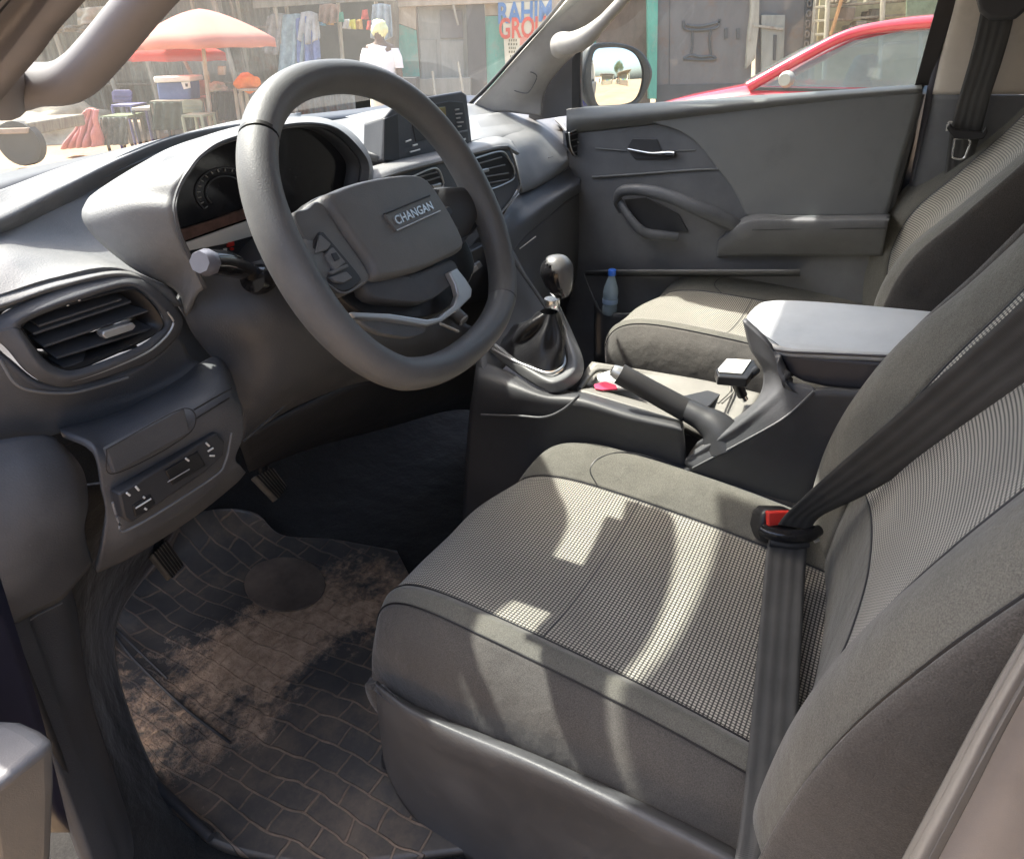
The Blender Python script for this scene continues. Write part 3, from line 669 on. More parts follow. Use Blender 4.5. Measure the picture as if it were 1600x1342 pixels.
cuts = [rad(137), rad(48), rad(-52), rad(-128)]
bpy.data.objects.remove(rim)
rim = None
for i, (a, b) in enumerate(((138, -51), (-52, -221))):
    o = rim_arc('rim', rad(a), rad(b), int(abs(a-b)*.45)+4, M['rim'], sw)
    rim = rim or o
for a in (137.5, -51.5):
    rim_arc('rim_seam', rad(a+.6), rad(a-.6), 2, M['black'], rim, 1.0)
# hub
H0 = -.012
hp = [wp(u, v, H0) for u, v in [(498, 318), (512, 303), (560, 287), (618, 278), (650, 281), (668, 298), (692, 335), (714, 378), (713, 395), (680, 412), (640, 428), (580, 440), (568, 418), (530, 368)]]
def dome(name, outl, h, mat, par, n=56, back=.03, rounding=.78, k=7):
    """cushion-like cover: outline rounded forward by h along the wheel axis"""
    o_ = spline(outl, n, True); c = sum(o_, Vector())/len(o_)
    g = [[p-wn*back for p in o_], o_]
    for i in range(1, k+1):
        t = i/k; s = 1-(1-rounding)*(1-math.cos(t*PI/2)); g.append([c+(p-c)*s+wn*(h*math.sin(t*PI/2)) for p in o_])
    for s in (.5, .25, .02): g.append([c+(p-c)*(rounding*s)+wn*(h*(1+.12*(1-s))) for p in o_])
    me = grid_mesh(g, False, True); bm = bmesh.new(); bm.from_mesh(me); bmesh.ops.holes_fill(bm, edges=[e for e in bm.edges if e.is_boundary], sides=0)
    bmesh.ops.recalc_face_normals(bm, faces=bm.faces[:]); bm.to_mesh(me); bm.free()
    return link(name, me, mat, par)
hub = dome('airbag_cover', hp, .012, M['pad'], sw, 70, .03, .90)
# slot with chrome letters
sl = [wp(u, v, .0028) for u, v in ((600, 335), (671, 306), (687, 330), (619, 361))]
slot = prism('emblem_slot', sl, -wn*.004, M['pad'], hub, .0008)
wire('slot_edge', [sl[3]+wn*.0006, sl[2]+wn*.0006], .0009, M['silver'], hub, 6)
wire('slot_edge', [sl[3]+wn*.0006, sl[0]+wn*.0006], .0006, M['dash'], hub, 6)
wire('slot_shadow_lip', [sl[0]+wn*.0004, sl[1]+wn*.0004], .0010, M['black'], hub, 6)
tx = (sl[1]-sl[0]+sl[2]-sl[3]).normalized(); ty = wn.cross(tx).normalized()
text('hub_lettering', 'CHANGAN', .0125, frame3(tx, ty, wn), sum(sl, Vector())/4+wn*.0006-ty*.0010, M['silver'], hub, .0008, sx=1.22, bold=.0003)
# carrier behind and below the hub
low = [wp(u, v, -.02) for u, v in [(548, 395), (572, 430), (640, 430), (690, 412), (706, 410), (714, 432), (700, 448), (664, 472), (620, 474), (574, 466), (560, 440)]]
dome('hub_lower_cover', low, .006, M['dash2'], sw, 50, .03, .93)
car = [wp(u, v, -.03) for u, v in [(470, 335), (520, 300), (650, 290), (700, 330), (740, 400), (735, 440), (690, 490), (600, 500), (552, 480), (520, 450), (480, 400)]]
prism('wheel_carrier', car, -wn*.02, M['black'], sw, .003, 50)
# pale U trim
u_o = [(552, 488), (572, 487), (668, 500), (684, 496), (733, 466), (738, 456), (716, 428)]
tp = [wp(u, v, -.010) for u, v in u_o]
def strip(name, outer, inner, h, th, mat, par):
    a = spline([wp(u, v, h) for u, v in outer], 40); b = spline([wp(u, v, h-.002) for u, v in inner], 40)
    c = spline([wp(u, v, h+.004) for u, v in [((x[0]+y[0])/2, (x[1]+y[1])/2) for x, y in zip(outer, inner)]], 40)
    o = link(name, grid_mesh([a, c, b]), mat, par); s = o.modifiers.new('t', 'SOLIDIFY'); s.thickness = th; s.offset = -1; return o
prism('silver_trim', [wp(u, v, -.006) for u, v in ((549, 487), (610, 490), (668, 499), (686, 496), (710, 477), (716, 460), (712, 444), (702, 425), (714, 418), (728, 436), (738, 452), (737, 464), (718, 483), (692, 502), (668, 509), (606, 499), (556, 496))], -wn*.008, M['silver'], sw, .0016)
patch('lower_spoke', [[wp(u, v, -.02) for u, v in l] for l in ([(556, 492), (620, 498), (672, 504)], [(572, 508), (625, 518), (665, 518)], [(596, 520), (632, 526), (652, 524)])], M['dash'], sw, .008, 20, 10)
# left pad
lp = [wp(u, v, -.010) for u, v in [(455, 340), (475, 328), (497, 318), (530, 368), (566, 420), (573, 440), (545, 457), (520, 448), (490, 405)]]
Ls = dome('spoke_pad', lp, .004, M['pad'], sw, 50, .02, .94)
prism('button_surround', [wp(u, v, -.003) for u, v in ((500, 362), (512, 370), (560, 428), (563, 440), (540, 455), (515, 442), (487, 400))], -wn*.004, M['dark'], Ls, .001, 30)
for q in ([(501, 366), (518, 381), (512, 390), (494, 396)], [(516, 388), (521, 386), (541, 410), (524, 424), (508, 398)], [(514, 424), (544, 412), (546, 417), (520, 429)], [(516, 433), (542, 424), (552, 434), (538, 442), (524, 440)]):
    prism('button', [wp(u, v, .000) for u, v in q], -wn*.005, M['dash'], Ls, .0012)
prism('button_pad', [wp(u, v, .0012) for u, v in ((518, 396), (526, 394), (532, 404), (524, 408))], -wn*.004, M['dark'], Ls, .0008)
wire('pad_edge', [wp(u, v, -.002) for u, v in ((487, 400), (500, 430), (518, 448), (540, 458), (570, 440))], .0010, M['dash'], Ls, 30)
# right pad
rp = [wp(u, v, -.014) for u, v in [(668, 298), (700, 300), (735, 310), (752, 330), (748, 352), (730, 372), (722, 384), (714, 376), (692, 335)]]
Rs = dome('spoke_pad', rp, .002, M['dark'], sw, 50, .02, .95)
prism('button', [wp(u, v, -.009) for u, v in ((684, 326), (726, 310), (741, 320), (738, 328), (698, 342))], -wn*.005, M['dash'], Rs, .0012)
prism('button', [wp(u, v, -.007) for u, v in ((692, 327), (704, 322), (709, 329), (706, 335), (696, 337))], -wn*.004, M['dark'], Rs, .0012, 20)
prism('button', [wp(u, v, -.009) for u, v in ((700, 347), (728, 334), (736, 340), (722, 356), (708, 362))], -wn*.005, M['panel'], Rs, .0012)
wire('pad_edge', [wp(u, v, -.010) for u, v in ((712, 300), (745, 318), (752, 340), (740, 362), (716, 378))], .0009, M['dash2'], Rs, 30)
# spoke arms joining rim
tube('spoke', [wq(-.085, -.005, -.02), wq(-.13, -.004, -.012), wq(-.165, 0, -.004)], [.022, .020, .012], M['pad'], sw, 10, 14, sec=(1.5, .5), up=tuple(wn))
tube('spoke', [wq(.085, -.01, -.025), wq(.13, -.008, -.014), wq(.165, -.005, -.006)], [.026, .022, .012], M['dark'], sw, 10, 14, sec=(1.5, .5), up=tuple(wn))
tube('steering_column', [wq(0, 0, -.03), wq(0, .0, -.10), wq(0, .01, -.22)], [.05, .052, .06], M['panel'], sw, 10, 24)
# ---------------- gear lever
gl = empty('gear_lever', P(860, 580, 'X', .0), 'glossy black gear lever with pleated vinyl boot in the grey console surround', 'gear lever')
kx = .02
kp = PP([(876, 470, 'X', kx), (872, 455, 'X', kx), (868, 435, 'X', kx), (866, 415, 'X', kx), (862, 402, 'X', kx)])
kc = P(871, 434, 'X', .01)
kax = (P(862, 400, 'X', .01)-P(876, 470, 'X', .01)).normalized(); kfx = kax.cross(Vector((0, 1, 0))).normalized(); kF = frame3(kfx, kax.cross(kfx), kax)
def knob_mesh(k, cond=None):
    bm = bmesh.new(); bmesh.ops.create_uvsphere(bm, u_segments=40, v_segments=28, radius=1)
    for v in bm.verts:
        x, y, z = v.co; e = .78
        x, y, z = [math.copysign(abs(q)**e, q) for q in (x, y, z)]
        t = .80+.26*max(-1, min(1, z+.15)) if z < .4 else .94
        v.co = kc+kF @ Vector((x*.0245*t*k, y*.0265*t*k, z*.0335*k))
    bm.normal_update()
    if cond: bmesh.ops.delete(bm, geom=[f for f in bm.faces if not cond(f.normal)], context='FACES')
    me = bpy.data.meshes.new('m'); bm.to_mesh(me); bm.free(); return me
link('knob', knob_mesh(1), M['piano'], gl)
ksh = link('knob_lit_top', knob_mesh(1.03, lambda n: n.dot(Vector((-.05, -.75, .65))) > .28), plastic('knob_lit_grey', (.11, .11, .112), .3, 0), gl); s_m = ksh.modifiers.new('t', 'SOLIDIFY'); s_m.thickness = .001; s_m.offset = 1  # grey over upward and rear faces paints the light on the knob
wire('knob_line', [kc+kF @ Vector(q) for q in ((-.0255, -.003, .016), (-.0262, -.001, .0), (-.022, .0, -.014))], .0007, M['silver'], gl, 10, ns=6)
lathe('collar', [(.0, 0), (.011, 0), (.013, .004), (.012, .012), (.0, .012)], P(862, 478, 'X', kx-.01), M['chrome'], gl, 20)
def boot():
    g = []
    c0_ = P(858, 487, 'X', .01); base = PP([(783, 548), (852, 580), (884, 560), (872, 510), (835, 500), (800, 515)], 'Z', .845)
    b = spline(base, 56, True); cb = sum(b, Vector())/len(b)
    for i in range(15):
        t = i/14
        r = []
        for j, p in enumerate(b):
            an = 2*PI*j/56
            top = c0_+Vector((math.cos(math.atan2((p-cb).y, (p-cb).x)), math.sin(math.atan2((p-cb).y, (p-cb).x)), 0))*.014
            q = top.lerp(p, t**1.05)
            k = math.sin(t*PI)
            d = (p-cb).normalized(); q += d*(.0065*math.sin(an*7+2.2*t)*k+.004*math.sin(an*3+5*t)*k)+Vector((0, 0, .004*math.sin(an*5+7*t)*k))
            r.append(q)
        g.append(r)
    return link('boot', grid_mesh(g, False, True), M['piano'] if 0 else plastic('boot_vinyl', (.011, .011, .013), .33, .6, .3, .5, 300), gl)
boot()
# ---------------- centre console
con = empty('centre_console', (.0, .2, .5), 'grey centre console between the two front seats with padded armrest and open tray', 'console')
patch('shift_surround', [PP(l) for l in (
    [(760, 545, 'Z', .84), (800, 578, 'Z', .828), (848, 608, 'Z', .822), (878, 612, 'Z', .822), (908, 590, 'Z', .822), (911, 560, 'Z', .825), (895, 520, 'Z', .84), (876, 480, 'Z', .88)],
    [(768, 535, 'Z', .856), (805, 565, 'Z', .846), (850, 592, 'Z', .842), (872, 595, 'Z', .842), (895, 580, 'Z', .842), (900, 560, 'Z', .845), (887, 520, 'Z', .86), (872, 480, 'Z', .90)],
    [(780, 540, 'Z', .850), (812, 562, 'Z', .845), (850, 583, 'Z', .840), (868, 584, 'Z', .840), (884, 572, 'Z', .840), (886, 556, 'Z', .843), (876, 515, 'Z', .86), (860, 480, 'Z', .89)])],
    M['dash'], con, .008, 60, 13, arc=False)
wire('surround_ring', PP([(770, 545), (800, 562), (850, 582), (870, 580), (882, 568), (880, 552), (872, 545)], 'Z', .846), .0025, M['silver'], con, 60)
wire('surround_ring', PP([(790, 552), (815, 562), (850, 574), (865, 572), (872, 562)], 'Z', .847), .0016, M['chrome'], con, 40)
# sloping front of the console up to the dash
patch('console_riser', [PP(l) for l in (
    [(790, 386, 'Y', .635), (770, 470, 'Y', .60), (755, 545, 'Y', .56), (760, 600, 'Y', .53)],
    [(796, 384, 'Y', .64), (800, 450, 'Y', .61), (800, 510, 'Y', .58), (805, 560, 'Y', .54)],
    [(806, 398, 'Y', .645), (830, 450, 'Y', .62), (850, 490, 'Y', .59), (862, 520, 'Y', .56)],
    [(812, 412, 'Y', .65), (838, 452, 'Y', .63), (862, 486, 'Y', .60), (880, 520, 'Y', .56)])], M['door2'], con, .008, 24, 20, arc=False)
tube('riser_edge', PP([(784, 345, 'Y', .655), (788, 370, 'Y', .64), (795, 392, 'Y', .625), (812, 420, 'Y', .61), (832, 450, 'Y', .595), (856, 486, 'Y', .575)]), [.006, .005, .004, .003, .003], M['dash'], con, 40, 10)
# side of the console facing the driver's footwell
patch('console_side', [PP(l) for l in (
    [(745, 560, 'Z', .83), (800, 583, 'Z', .826), (850, 612, 'Z', .82), (905, 612, 'Z', .815), (985, 632, 'Z', .81), (1062, 655, 'Z', .805)],
    [(740, 600, 'X', -.075), (795, 612, 'X', -.08), (848, 628, 'X', -.08), (905, 628, 'X', -.075), (985, 650, 'X', -.075), (1064, 668, 'X', -.07)],
    [(730, 680, 'X', -.07), (790, 690, 'X', -.07), (850, 690, 'X', -.07), (910, 690, 'X', -.065), (990, 700, 'X', -.065), (1070, 710, 'X', -.06)],
    [(720, 860, 'X', -.07), (780, 860, 'X', -.07), (850, 860, 'X', -.07), (910, 860, 'X', -.065), (990, 860, 'X', -.065), (1080, 860, 'X', -.06)])],
    M['cdark'], con, .008, 40, 26, arc=False)
wire('side_seam', PP([(752, 648), (810, 650), (850, 652), (880, 640), (905, 618)], 'X', -.085), .0022, M['panel'], con, 30)
# tray
patch('tray_rim', [PP(l) for l in (
    [(902, 622, 'Z', .80), (985, 646, 'Z', .798), (1068, 672, 'Z', .796)],
    [(905, 610, 'Z', .815), (985, 634, 'Z', .812), (1066, 656, 'Z', .808)],
    [(925, 606, 'Z', .815), (990, 624, 'Z', .812), (1066, 646, 'Z', .808)])], M['cream'], con, .006, 20, 9, arc=False)
patch('tray_floor', [PP(l) for l in (
    [(905, 600, 'Z', .79), (985, 628, 'Z', .785), (1070, 662, 'Z', .78), (1130, 690, 'Z', .78)],
    [(915, 578, 'Z', .80), (1000, 592, 'Z', .80), (1100, 620, 'Z', .80), (1170, 650, 'Z', .80)],
    [(925, 565, 'Z', .81), (1030, 582, 'Z', .81), (1110, 596, 'Z', .81), (1190, 615, 'Z', .81)])], M['cream'], con, .02, 30, 12, arc=False)
prism('tray_well', PP([(1052, 622), (1112, 608), (1130, 612), (1108, 634), (1075, 640)], 'Z', .8045), (0, 0, -.003), M['dark'], con, .001)
wire('tray_step', PP([(905, 608), (918, 592), (935, 578), (975, 580)], 'Z', .806), .004, M['cream'], con, 20)
for k in (0, 6): wire('tray_ridge', PP([(1122+k, 630), (1140+k, 612), (1140+k, 600)], 'Z', .812), .0015, M['cream'], con, 14)
# rear body of the console with the sweeping edge
patch('rear_body', [PP(l) for l in (
    [(1160, 500, 'X', -.02), (1172, 545, 'X', -.02), (1192, 580, 'X', -.02), (1185, 620, 'X', -.01), (1150, 652, 'X', .0), (1090, 690, 'X', .0)],
    [(1205, 545, 'X', -.035), (1212, 570, 'X', -.04), (1222, 592, 'X', -.045), (1200, 620, 'X', -.05), (1150, 662, 'X', -.06), (1075, 712, 'X', -.062)],
    [(1222, 592, 'X', -.048), (1235, 600, 'X', -.05), (1240, 606, 'X', -.053), (1208, 640, 'X', -.06), (1150, 682, 'X', -.066), (1070, 724, 'X', -.07)],
    [(1262, 600, 'X', -.048), (1272, 606, 'X', -.052), (1270, 618, 'X', -.056), (1225, 655, 'X', -.064), (1160, 692, 'X', -.07), (1080, 732, 'X', -.074)])],
    M['panel'], con, .008, 50, 26, arc=False)
patch('rear_side_wall', [PP(l) for l in (
    [(1420, 615, 'X', -.055), (1340, 612, 'X', -.055), (1268, 612, 'X', -.055), (1222, 652, 'X', -.063), (1158, 690, 'X', -.068), (1078, 730, 'X', -.072), (1040, 740, 'X', -.072)],
    [(1420, 720, 'X', -.05), (1340, 720, 'X', -.05), (1280, 720, 'X', -.05), (1230, 740, 'X', -.058), (1160, 760, 'X', -.062), (1085, 790, 'X', -.065), (1040, 790, 'X', -.065)],
    [(1420, 860, 'X', -.045), (1340, 860, 'X', -.045), (1280, 860, 'X', -.045), (1230, 860, 'X', -.05), (1160, 860, 'X', -.055), (1085, 860, 'X', -.06), (1040, 860, 'X', -.06)])],
    M['cdark'], con, .008, 50, 20, arc=False)
wire('sweep_line', PP([(1272, 610, 'X', -.0535), (1226, 652, 'X', -.064), (1160, 690, 'X', -.069), (1082, 731, 'X', -.073)]), .0013, M['dash'], con, 40)
quad('brake_slot', [(1118, 668), (1186, 636), (1180, 646), (1128, 676)], 'Z', .802, (0, 0, -.004), M['black'], con, .001)
# armrest
ar = [(1167, 500), (1172, 485), (1190, 472), (1230, 468), (1330, 474), (1460, 486), (1580, 500), (1580, 560), (1390, 553), (1290, 550), (1215, 543), (1185, 520)]
ar = [(1167, 500, 'Z', .955), (1172, 485, 'Z', .955), (1190, 472, 'Z', .955), (1230, 468, 'X', .128), (1330, 474, 'X', .125), (1460, 486, 'X', .125), (1580, 500, 'X', .125), (1580, 566, 'X', -.034), (1390, 553, 'X', -.034), (1290, 549, 'X', -.034), (1215, 543, 'X', -.033), (1185, 520, 'Z', .955)]
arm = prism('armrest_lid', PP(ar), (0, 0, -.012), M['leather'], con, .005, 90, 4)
pts = [(1213, 552), (1300, 559), (1395, 566), (1480, 574), (1480, 640), (1350, 612), (1290, 606), (1256, 598), (1232, 586), (1222, 568)]
prism('armrest_box', [P(u, v, 'X', -.032) for u, v in pts], (.13, 0, 0), M['leatherd'], con, .006, 0, 4)
patch('armrest_front', [PP(l) for l in (
    [(1169, 500, 'Z', .945), (1188, 522, 'Z', .945), (1214, 545, 'Z', .945)],
    [(1176, 530, 'X', .03), (1192, 550, 'X', .0), (1218, 570, 'X', -.028)],
    [(1195, 575, 'X', .03), (1208, 588, 'X', .0), (1232, 592, 'X', -.032)])], M['panel'], con, .01, 16, 12)
wire('lid_piping', PP([(1168, 506, 'Z', .944), (1188, 526, 'Z', .944), (1214, 547, 'X', -.033), (1300, 553, 'X', -.035), (1400, 557, 'X', -.035)]), .0016, M['leatherd'], con, 50)
wire('lid_seam', PP([(1172, 500, 'Z', .9555), (1190, 520, 'Z', .9555), (1216, 539, 'Z', .9555)]), .0005, M['leatherd'], con, 50)
# parking brake
pb = empty('parking_brake', P(1130, 670, 'X', -.04), 'dark parking brake lever with ribbed silver release button standing up from the console', 'parking brake')
A, Bq = P(968, 584, 'X', -.055), P(1072, 641, 'X', -.035)
tube('grip', [A, A.lerp(Bq, .5), Bq], [.0155, .0158, .0168], plastic('brake_grip', (.034, .033, .034), .55, .5), pb, 12, 22)
d_ = (A-Bq).normalized()
tube('release_button', [A-d_*.004, A+d_*.010, A+d_*.012], [.0105, .0105, .008], M['silver'], pb, 6, 18)
tube('button_core', [A+d_*.011, A+d_*.0135], [.0055, .005], M['black'], pb, 4, 12)
tube('lever_shroud', PP([(1072, 640, 'X', -.035), (1100, 655, 'X', -.038), (1122, 672, 'X', -.04), (1135, 700, 'X', -.045)]), [.0165, .0185, .026, .03], M['dark'], pb, 20, 22)
wire('grip_ring', [Bq+d_*.001, Bq-d_*.003], .0176, M['black'], pb, 3, ns=22)
# loose things in the tray
pk = empty('sachet', P(945, 600, 'Z', .80), 'small white and red paper sachet lying in the console tray by the gear lever', 'sachet')
prism('sachet_wrapper', PP([(932, 590), (962, 580), (985, 592), (1000, 610), (960, 612), (938, 606)], 'Z', .808), (0, 0, .006), M['white'], pk, .002)
prism('sachet_band', PP([(928, 603), (945, 598), (962, 604), (965, 610), (940, 611), (930, 609)], 'Z', .816), (0, 0, .003), simple('pink_red_print', (.75, .05, .12), .5), pk, .001)
# plug-in charger
ch = empty('plug_in_charger', P(1165, 620, 'Z', .81), 'black plug-in charger with a flat top coloured as sunlit, standing in the console behind the parking brake', 'charger')
prism('charger_head', PP([(1118, 577), (1134, 560), (1178, 562), (1184, 572), (1168, 592), (1122, 588)], 'Z', .875), (0, 0, -.014), M['black'], ch, .002)
prism('charger_sunlit_top', PP([(1122, 576), (1136, 560), (1174, 562), (1160, 583), (1124, 580)], 'Z', .8775), (0, 0, -.002), M['white'], ch, .001)  # pale plate painted for the sunlight on the charger's top
tube('charger_neck', PP([(1148, 584, 'Z', .865), (1152, 600, 'Z', .845), (1160, 618, 'Z', .825)]), [.008, .0085, .0075], M['black'], ch, 10, 14)
tube('charger_plug', PP([(1156, 612, 'Z', .83), (1163, 624, 'Z', .815)]), [.006, .006], M['chrome'], ch, 4, 14)
tube('charger_arm', PP([(1170, 588, 'Z', .868), (1182, 578, 'Z', .872)]), [.006, .006], M['black'], ch, 4, 12)
# ---------------- seats
def interp(tab, x):
    if x <= tab[0][0]: return tab[0][1]
    for (a, b), (c, d) in zip(tab, tab[1:]):
        if x <= c: return b+(d-b)*(x-a)/(c-a)
    return tab[-1][1]
PROF = [(-.480, .57), (-.497, .62), (-.500, .675), (-.490, .716), (-.466, .744), (-.447, .749), (-.430, .738), (-.36, .722), (-.285, .716), (-.21, .718), (-.137, .729), (-.113, .749), (-.086, .763), (-.062, .752), (-.050, .72), (-.046, .66), (-.050, .57)]
STA = [(-.10, -.035), (0, -.018), (.10, -.006), (.20, 0), (.30, .002), (.37, -.001), (.42, -.012), (.452, -.033), (.468, -.065), (.468, -.10), (.455, -.135), (.43, -.155)]
BPR = [(-.530, -.14), (-.552, -.07), (-.556, .01), (-.543, .012), (-.515, .028), (-.482, .026), (-.445, .010), (-.38, .0), (-.285, -.006), (-.19, 0), (-.125, .018), (-.090, .052), (-.056, .062), (-.030, .048), (-.016, .01), (-.018, -.07), (-.038, -.14)]
Y0 = [(.62, -.010), (.70, -.02), (.80, -.03), (.90, -.05), (1.0, -.085), (1.1, -.125), (1.2, -.165), (1.35, -.23), (1.5, -.29)]
BF = [(.6, .55), (.72, .8), (.85, 1.0), (.98, 1.0), (1.05, .75), (1.1, .55), (1.2, .4), (1.35, .3)]
def make_seat(loc, label, mapx, fwd=0, up=0, bulge=0, farm=1.0):
    s = empty('front_seat', loc, label, 'car seat', 'front seats')
    def cpt(x, z, st):
        y, dz = STA[st] if isinstance(st, int) else st
        xn = (x+.273)/.225; fr = max(0, min(1, (y-.25)/.22))
        f = (.165+dz)/.165
        z2 = .575+(z-.575)*f
        y2 = y-fr*.040*abs(xn)**3-(.02 if y > .3 and xn > .5 else 0)*fr
        x2 = -.273+(x+.273)*(1-.045*fr*fr)
        return Vector((mapx(x2), y2+fwd*max(0, y2)/.46, z2+up))
    def cush(name, i0, i1, mat, n=14, par=s, st0=0, off=0):
        rows = [[cpt(PROF[i][0], PROF[i][1]+off, k) for i in range(i0, i1+1)] for k in range(st0, len(STA))]
        return patch(name, rows, M[mat], par, .01, n, len(rows)*7, arc=False)
    c1 = cush('cushion_insert', 6, 10, 'woven', 30)
    cl = cush('cushion_bolster', 4, 6, 'fab', 14); crr = cush('cushion_bolster', 10, 13, 'fab', 20)
    cush('cushion_side', 0, 4, 'fab2', 22); cush('cushion_side', 13, 16, 'fab2', 18)
    for i, d in ((4, .0012), (13, .0012), (6, .0008), (10, .0008)):
        wire('seam', [cpt(PROF[i][0], PROF[i][1]+d*.6, k) for k in range(len(STA)-1)], .0011 if i in (4, 13) else .0014, M['black'], c1 if i in (6, 10) else cl, 90, ns=6)
    # cross seams of the insert
    for yy in (.235,):
        wire('seam', [cpt(x, z+.0008, (yy, 0)) for x, z in PROF[6:11]], .0009, M['dark'], c1, 40, ns=6)
    wire('seam', [cpt(x, z+.0012, (y, dz)) for (x, z), (y, dz) in zip([PROF[10], (-.120, .743), (-.100, .757), (-.080, .7625), PROF[13]], [(.30, .002), (.33, .001), (.32, .001), (.27, .002), (.17, 0)])], .0010, M['black'], crr, 30, ns=6)
    def bpt(x, dy, z):
        y0 = interp(Y0, z); f = interp(BF, z)
        if dy > 0 and x > -.15: dy *= farm
        xc = -.286; w = 1-max(0, z-1.05)*.16
        return Vector((mapx(xc+(x-xc)*w), y0+dy*(f if dy > 0 else 1)+bulge*math.exp(-((z-.98)/.14)**2), z))
    def back(name, i0, i1, mat, zs, n=14, fine=7):
        rows = [[bpt(BPR[i][0], BPR[i][1], z) for i in range(i0, i1+1)] for z in zs]
        return patch(name, rows, M[mat], s, .01, n, len(rows)*fine, arc=False)
    ZA = [.64, .70, .77, .845, .92, 1.0, 1.08, 1.18, 1.30, 1.42]
    bi = back('backrest_insert', 6, 10, 'woven', ZA[3:], 30)
    back('backrest_lower', 6, 10, 'fab', ZA[:4], 30)
    bl = back('backrest_bolster', 3, 6, 'fab', ZA, 18); back('backrest_bolster', 10, 13, 'fab', ZA, 18)
    back('backrest_side', 0, 3, 'fab2', ZA, 18); back('backrest_side', 13, 16, 'fab2', ZA, 18)
    for i in (3, 13): wire('seam', [bpt(BPR[i][0], BPR[i][1]+.0006, z) for z in ZA], .0011, M['black'], bl, 90, ns=6)
    for i in (6, 10): wire('seam', [bpt(BPR[i][0], BPR[i][1]+.0004, z) for z in ZA[3:]], .0012, M['dark'], bi, 60, ns=6)
    wire('seam', [bpt(x, d+.0006, .845) for x, d in BPR[6:11]], .0011, M['dark'], bi, 30, ns=6)
    # back shell and head rest
    prism('backrest_shell', [Vector((mapx(x), interp(Y0, z)-.135, z)) for x, z in ((-.52, .62), (-.05, .62), (-.07, 1.42), (-.50, 1.42))], (0, -.02, 0), M['panel'], s, .01)
    hr = prism('headrest', [Vector((mapx(x), -.27, z)) for x, z in ((-.40, 1.47), (-.17, 1.47), (-.16, 1.60), (-.22, 1.64), (-.35, 1.64), (-.41, 1.60))], (0, -.09, 0), M['fab'], s, .03, 0, 5)
    for x in (-.33, -.24): tube('headrest_post', [Vector((mapx(x), -.31, 1.40)), Vector((mapx(x), -.31, 1.50))], .007, M['chrome'], s, 3)
    return s
ds = make_seat((-.28, .2, .40), 'driver seat in dotted grey cloth with sunlit cushion front, nearest the camera', lambda x: x)
ps = make_seat((.56, .2, .40), 'passenger seat beyond the console armrest, its pale sunlit cushion against the far door', lambda x: .560+(x+.285)*.94, .07, .035, .05, 1.45)
# plastic side shield and base of the driver seat
patch('side_shield', [PP(l) for l in (
    [(589, 1063, 'X', -.495), (610, 1078, 'X', -.50), (650, 1102, 'X', -.505), (720, 1132, 'X', -.505), (830, 1175, 'X', -.505), (960, 1232, 'X', -.505), (1100, 1300, 'X', -.50), (1250, 1380, 'X', -.50)],
    [(588, 1070, 'X', -.508), (608, 1086, 'X', -.516), (646, 1112, 'X', -.522), (716, 1144, 'X', -.523), (826, 1188, 'X', -.523), (950, 1244, 'X', -.523), (1090, 1312, 'X', -.52), (1240, 1392, 'X', -.52)],
    [(588, 1085, 'X', -.506), (606, 1105, 'X', -.516), (640, 1135, 'X', -.524), (700, 1170, 'X', -.526), (810, 1210, 'X', -.526), (940, 1266, 'X', -.526), (1080, 1334, 'X', -.524), (1230, 1412, 'X', -.522)],
    [(592, 1130, 'X', -.50), (608, 1160, 'X', -.508), (640, 1190, 'X', -.512), (690, 1215, 'X', -.512), (795, 1262, 'X', -.512), (925, 1320, 'X', -.512), (1060, 1380, 'X', -.51), (1220, 1460, 'X', -.51)],
    [(600, 1190, 'X', -.495), (612, 1225, 'X', -.50), (640, 1270, 'X', -.50), (680, 1310, 'X', -.50), (780, 1370, 'X', -.50), (910, 1430, 'X', -.50), (1040, 1480, 'X', -.50), (1200, 1540, 'X', -.50)])],
    M['panel'], ds, .008, 60, 40, arc=False)
box('seat_base', (-.27, .15, .50), (.40, .50, .14), M['black'], ds, bevel=.02)
for x in (-.45, -.10): box('seat_rail', (x, .18, .415), (.035, .56, .04), M['dark'], ds, bevel=.006)
box('seat_base', (.555, .15, .50), (.36, .50, .14), M['black'], ps, bevel=.02)
for x in (.40, .70): box('seat_rail', (x, .18, .415), (.035, .56, .04), M['dark'], ps, bevel=.006)
# ---------------- driver belt
db = empty('seat_belt', (-.1, .03, .75), 'dark seat belt drawn across the driver seat and latched in a buckle with red button', 'seat belt')
patch('shoulder_webbing', [[P(*a), P(*b)] for a, b in (
    ((1216, 820, 'W', .845), (1266, 828, 'W', .84)), ((1232, 800, 'W', .83), (1284, 806, 'W', .82)), ((1290, 745, 'W', .77), (1352, 773, 'W', .755)),
    ((1370, 675, 'W', .69), (1440, 720, 'W', .675)), ((1480, 578, 'W', .60), (1550, 640, 'W', .585)), ((1600, 468, 'W', .52), (1690, 545, 'W', .505)), ((1740, 340, 'W', .44), (1850, 430, 'W', .43)), ((2050, 60, 'W', .34), (2190, 170, 'W', .33)))],
    M['web'], db, .0013, 12, 60, arc=False)
patch('lap_webbing', [[P(*a), P(*b)] for a, b in (
    ((1200, 848, 'W', .836), (1262, 850, 'W', .830)), ((1196, 870, 'W', .822), (1260, 872, 'W', .815)), ((1190, 940, 'W', .785), (1256, 944, 'W', .778)),
    ((1182, 1030, 'W', .718), (1251, 1036, 'W', .711)), ((1174, 1120, 'W', .650), (1247, 1130, 'W', .642)), ((1166, 1200, 'W', .590), (1243, 1215, 'W', .580)), ((1156, 1290, 'W', .54), (1238, 1310, 'W', .53)), ((1140, 1390, 'W', .50), (1232, 1420, 'W', .49)))],
    M['web'], db, .0013, 12, 60, arc=False)
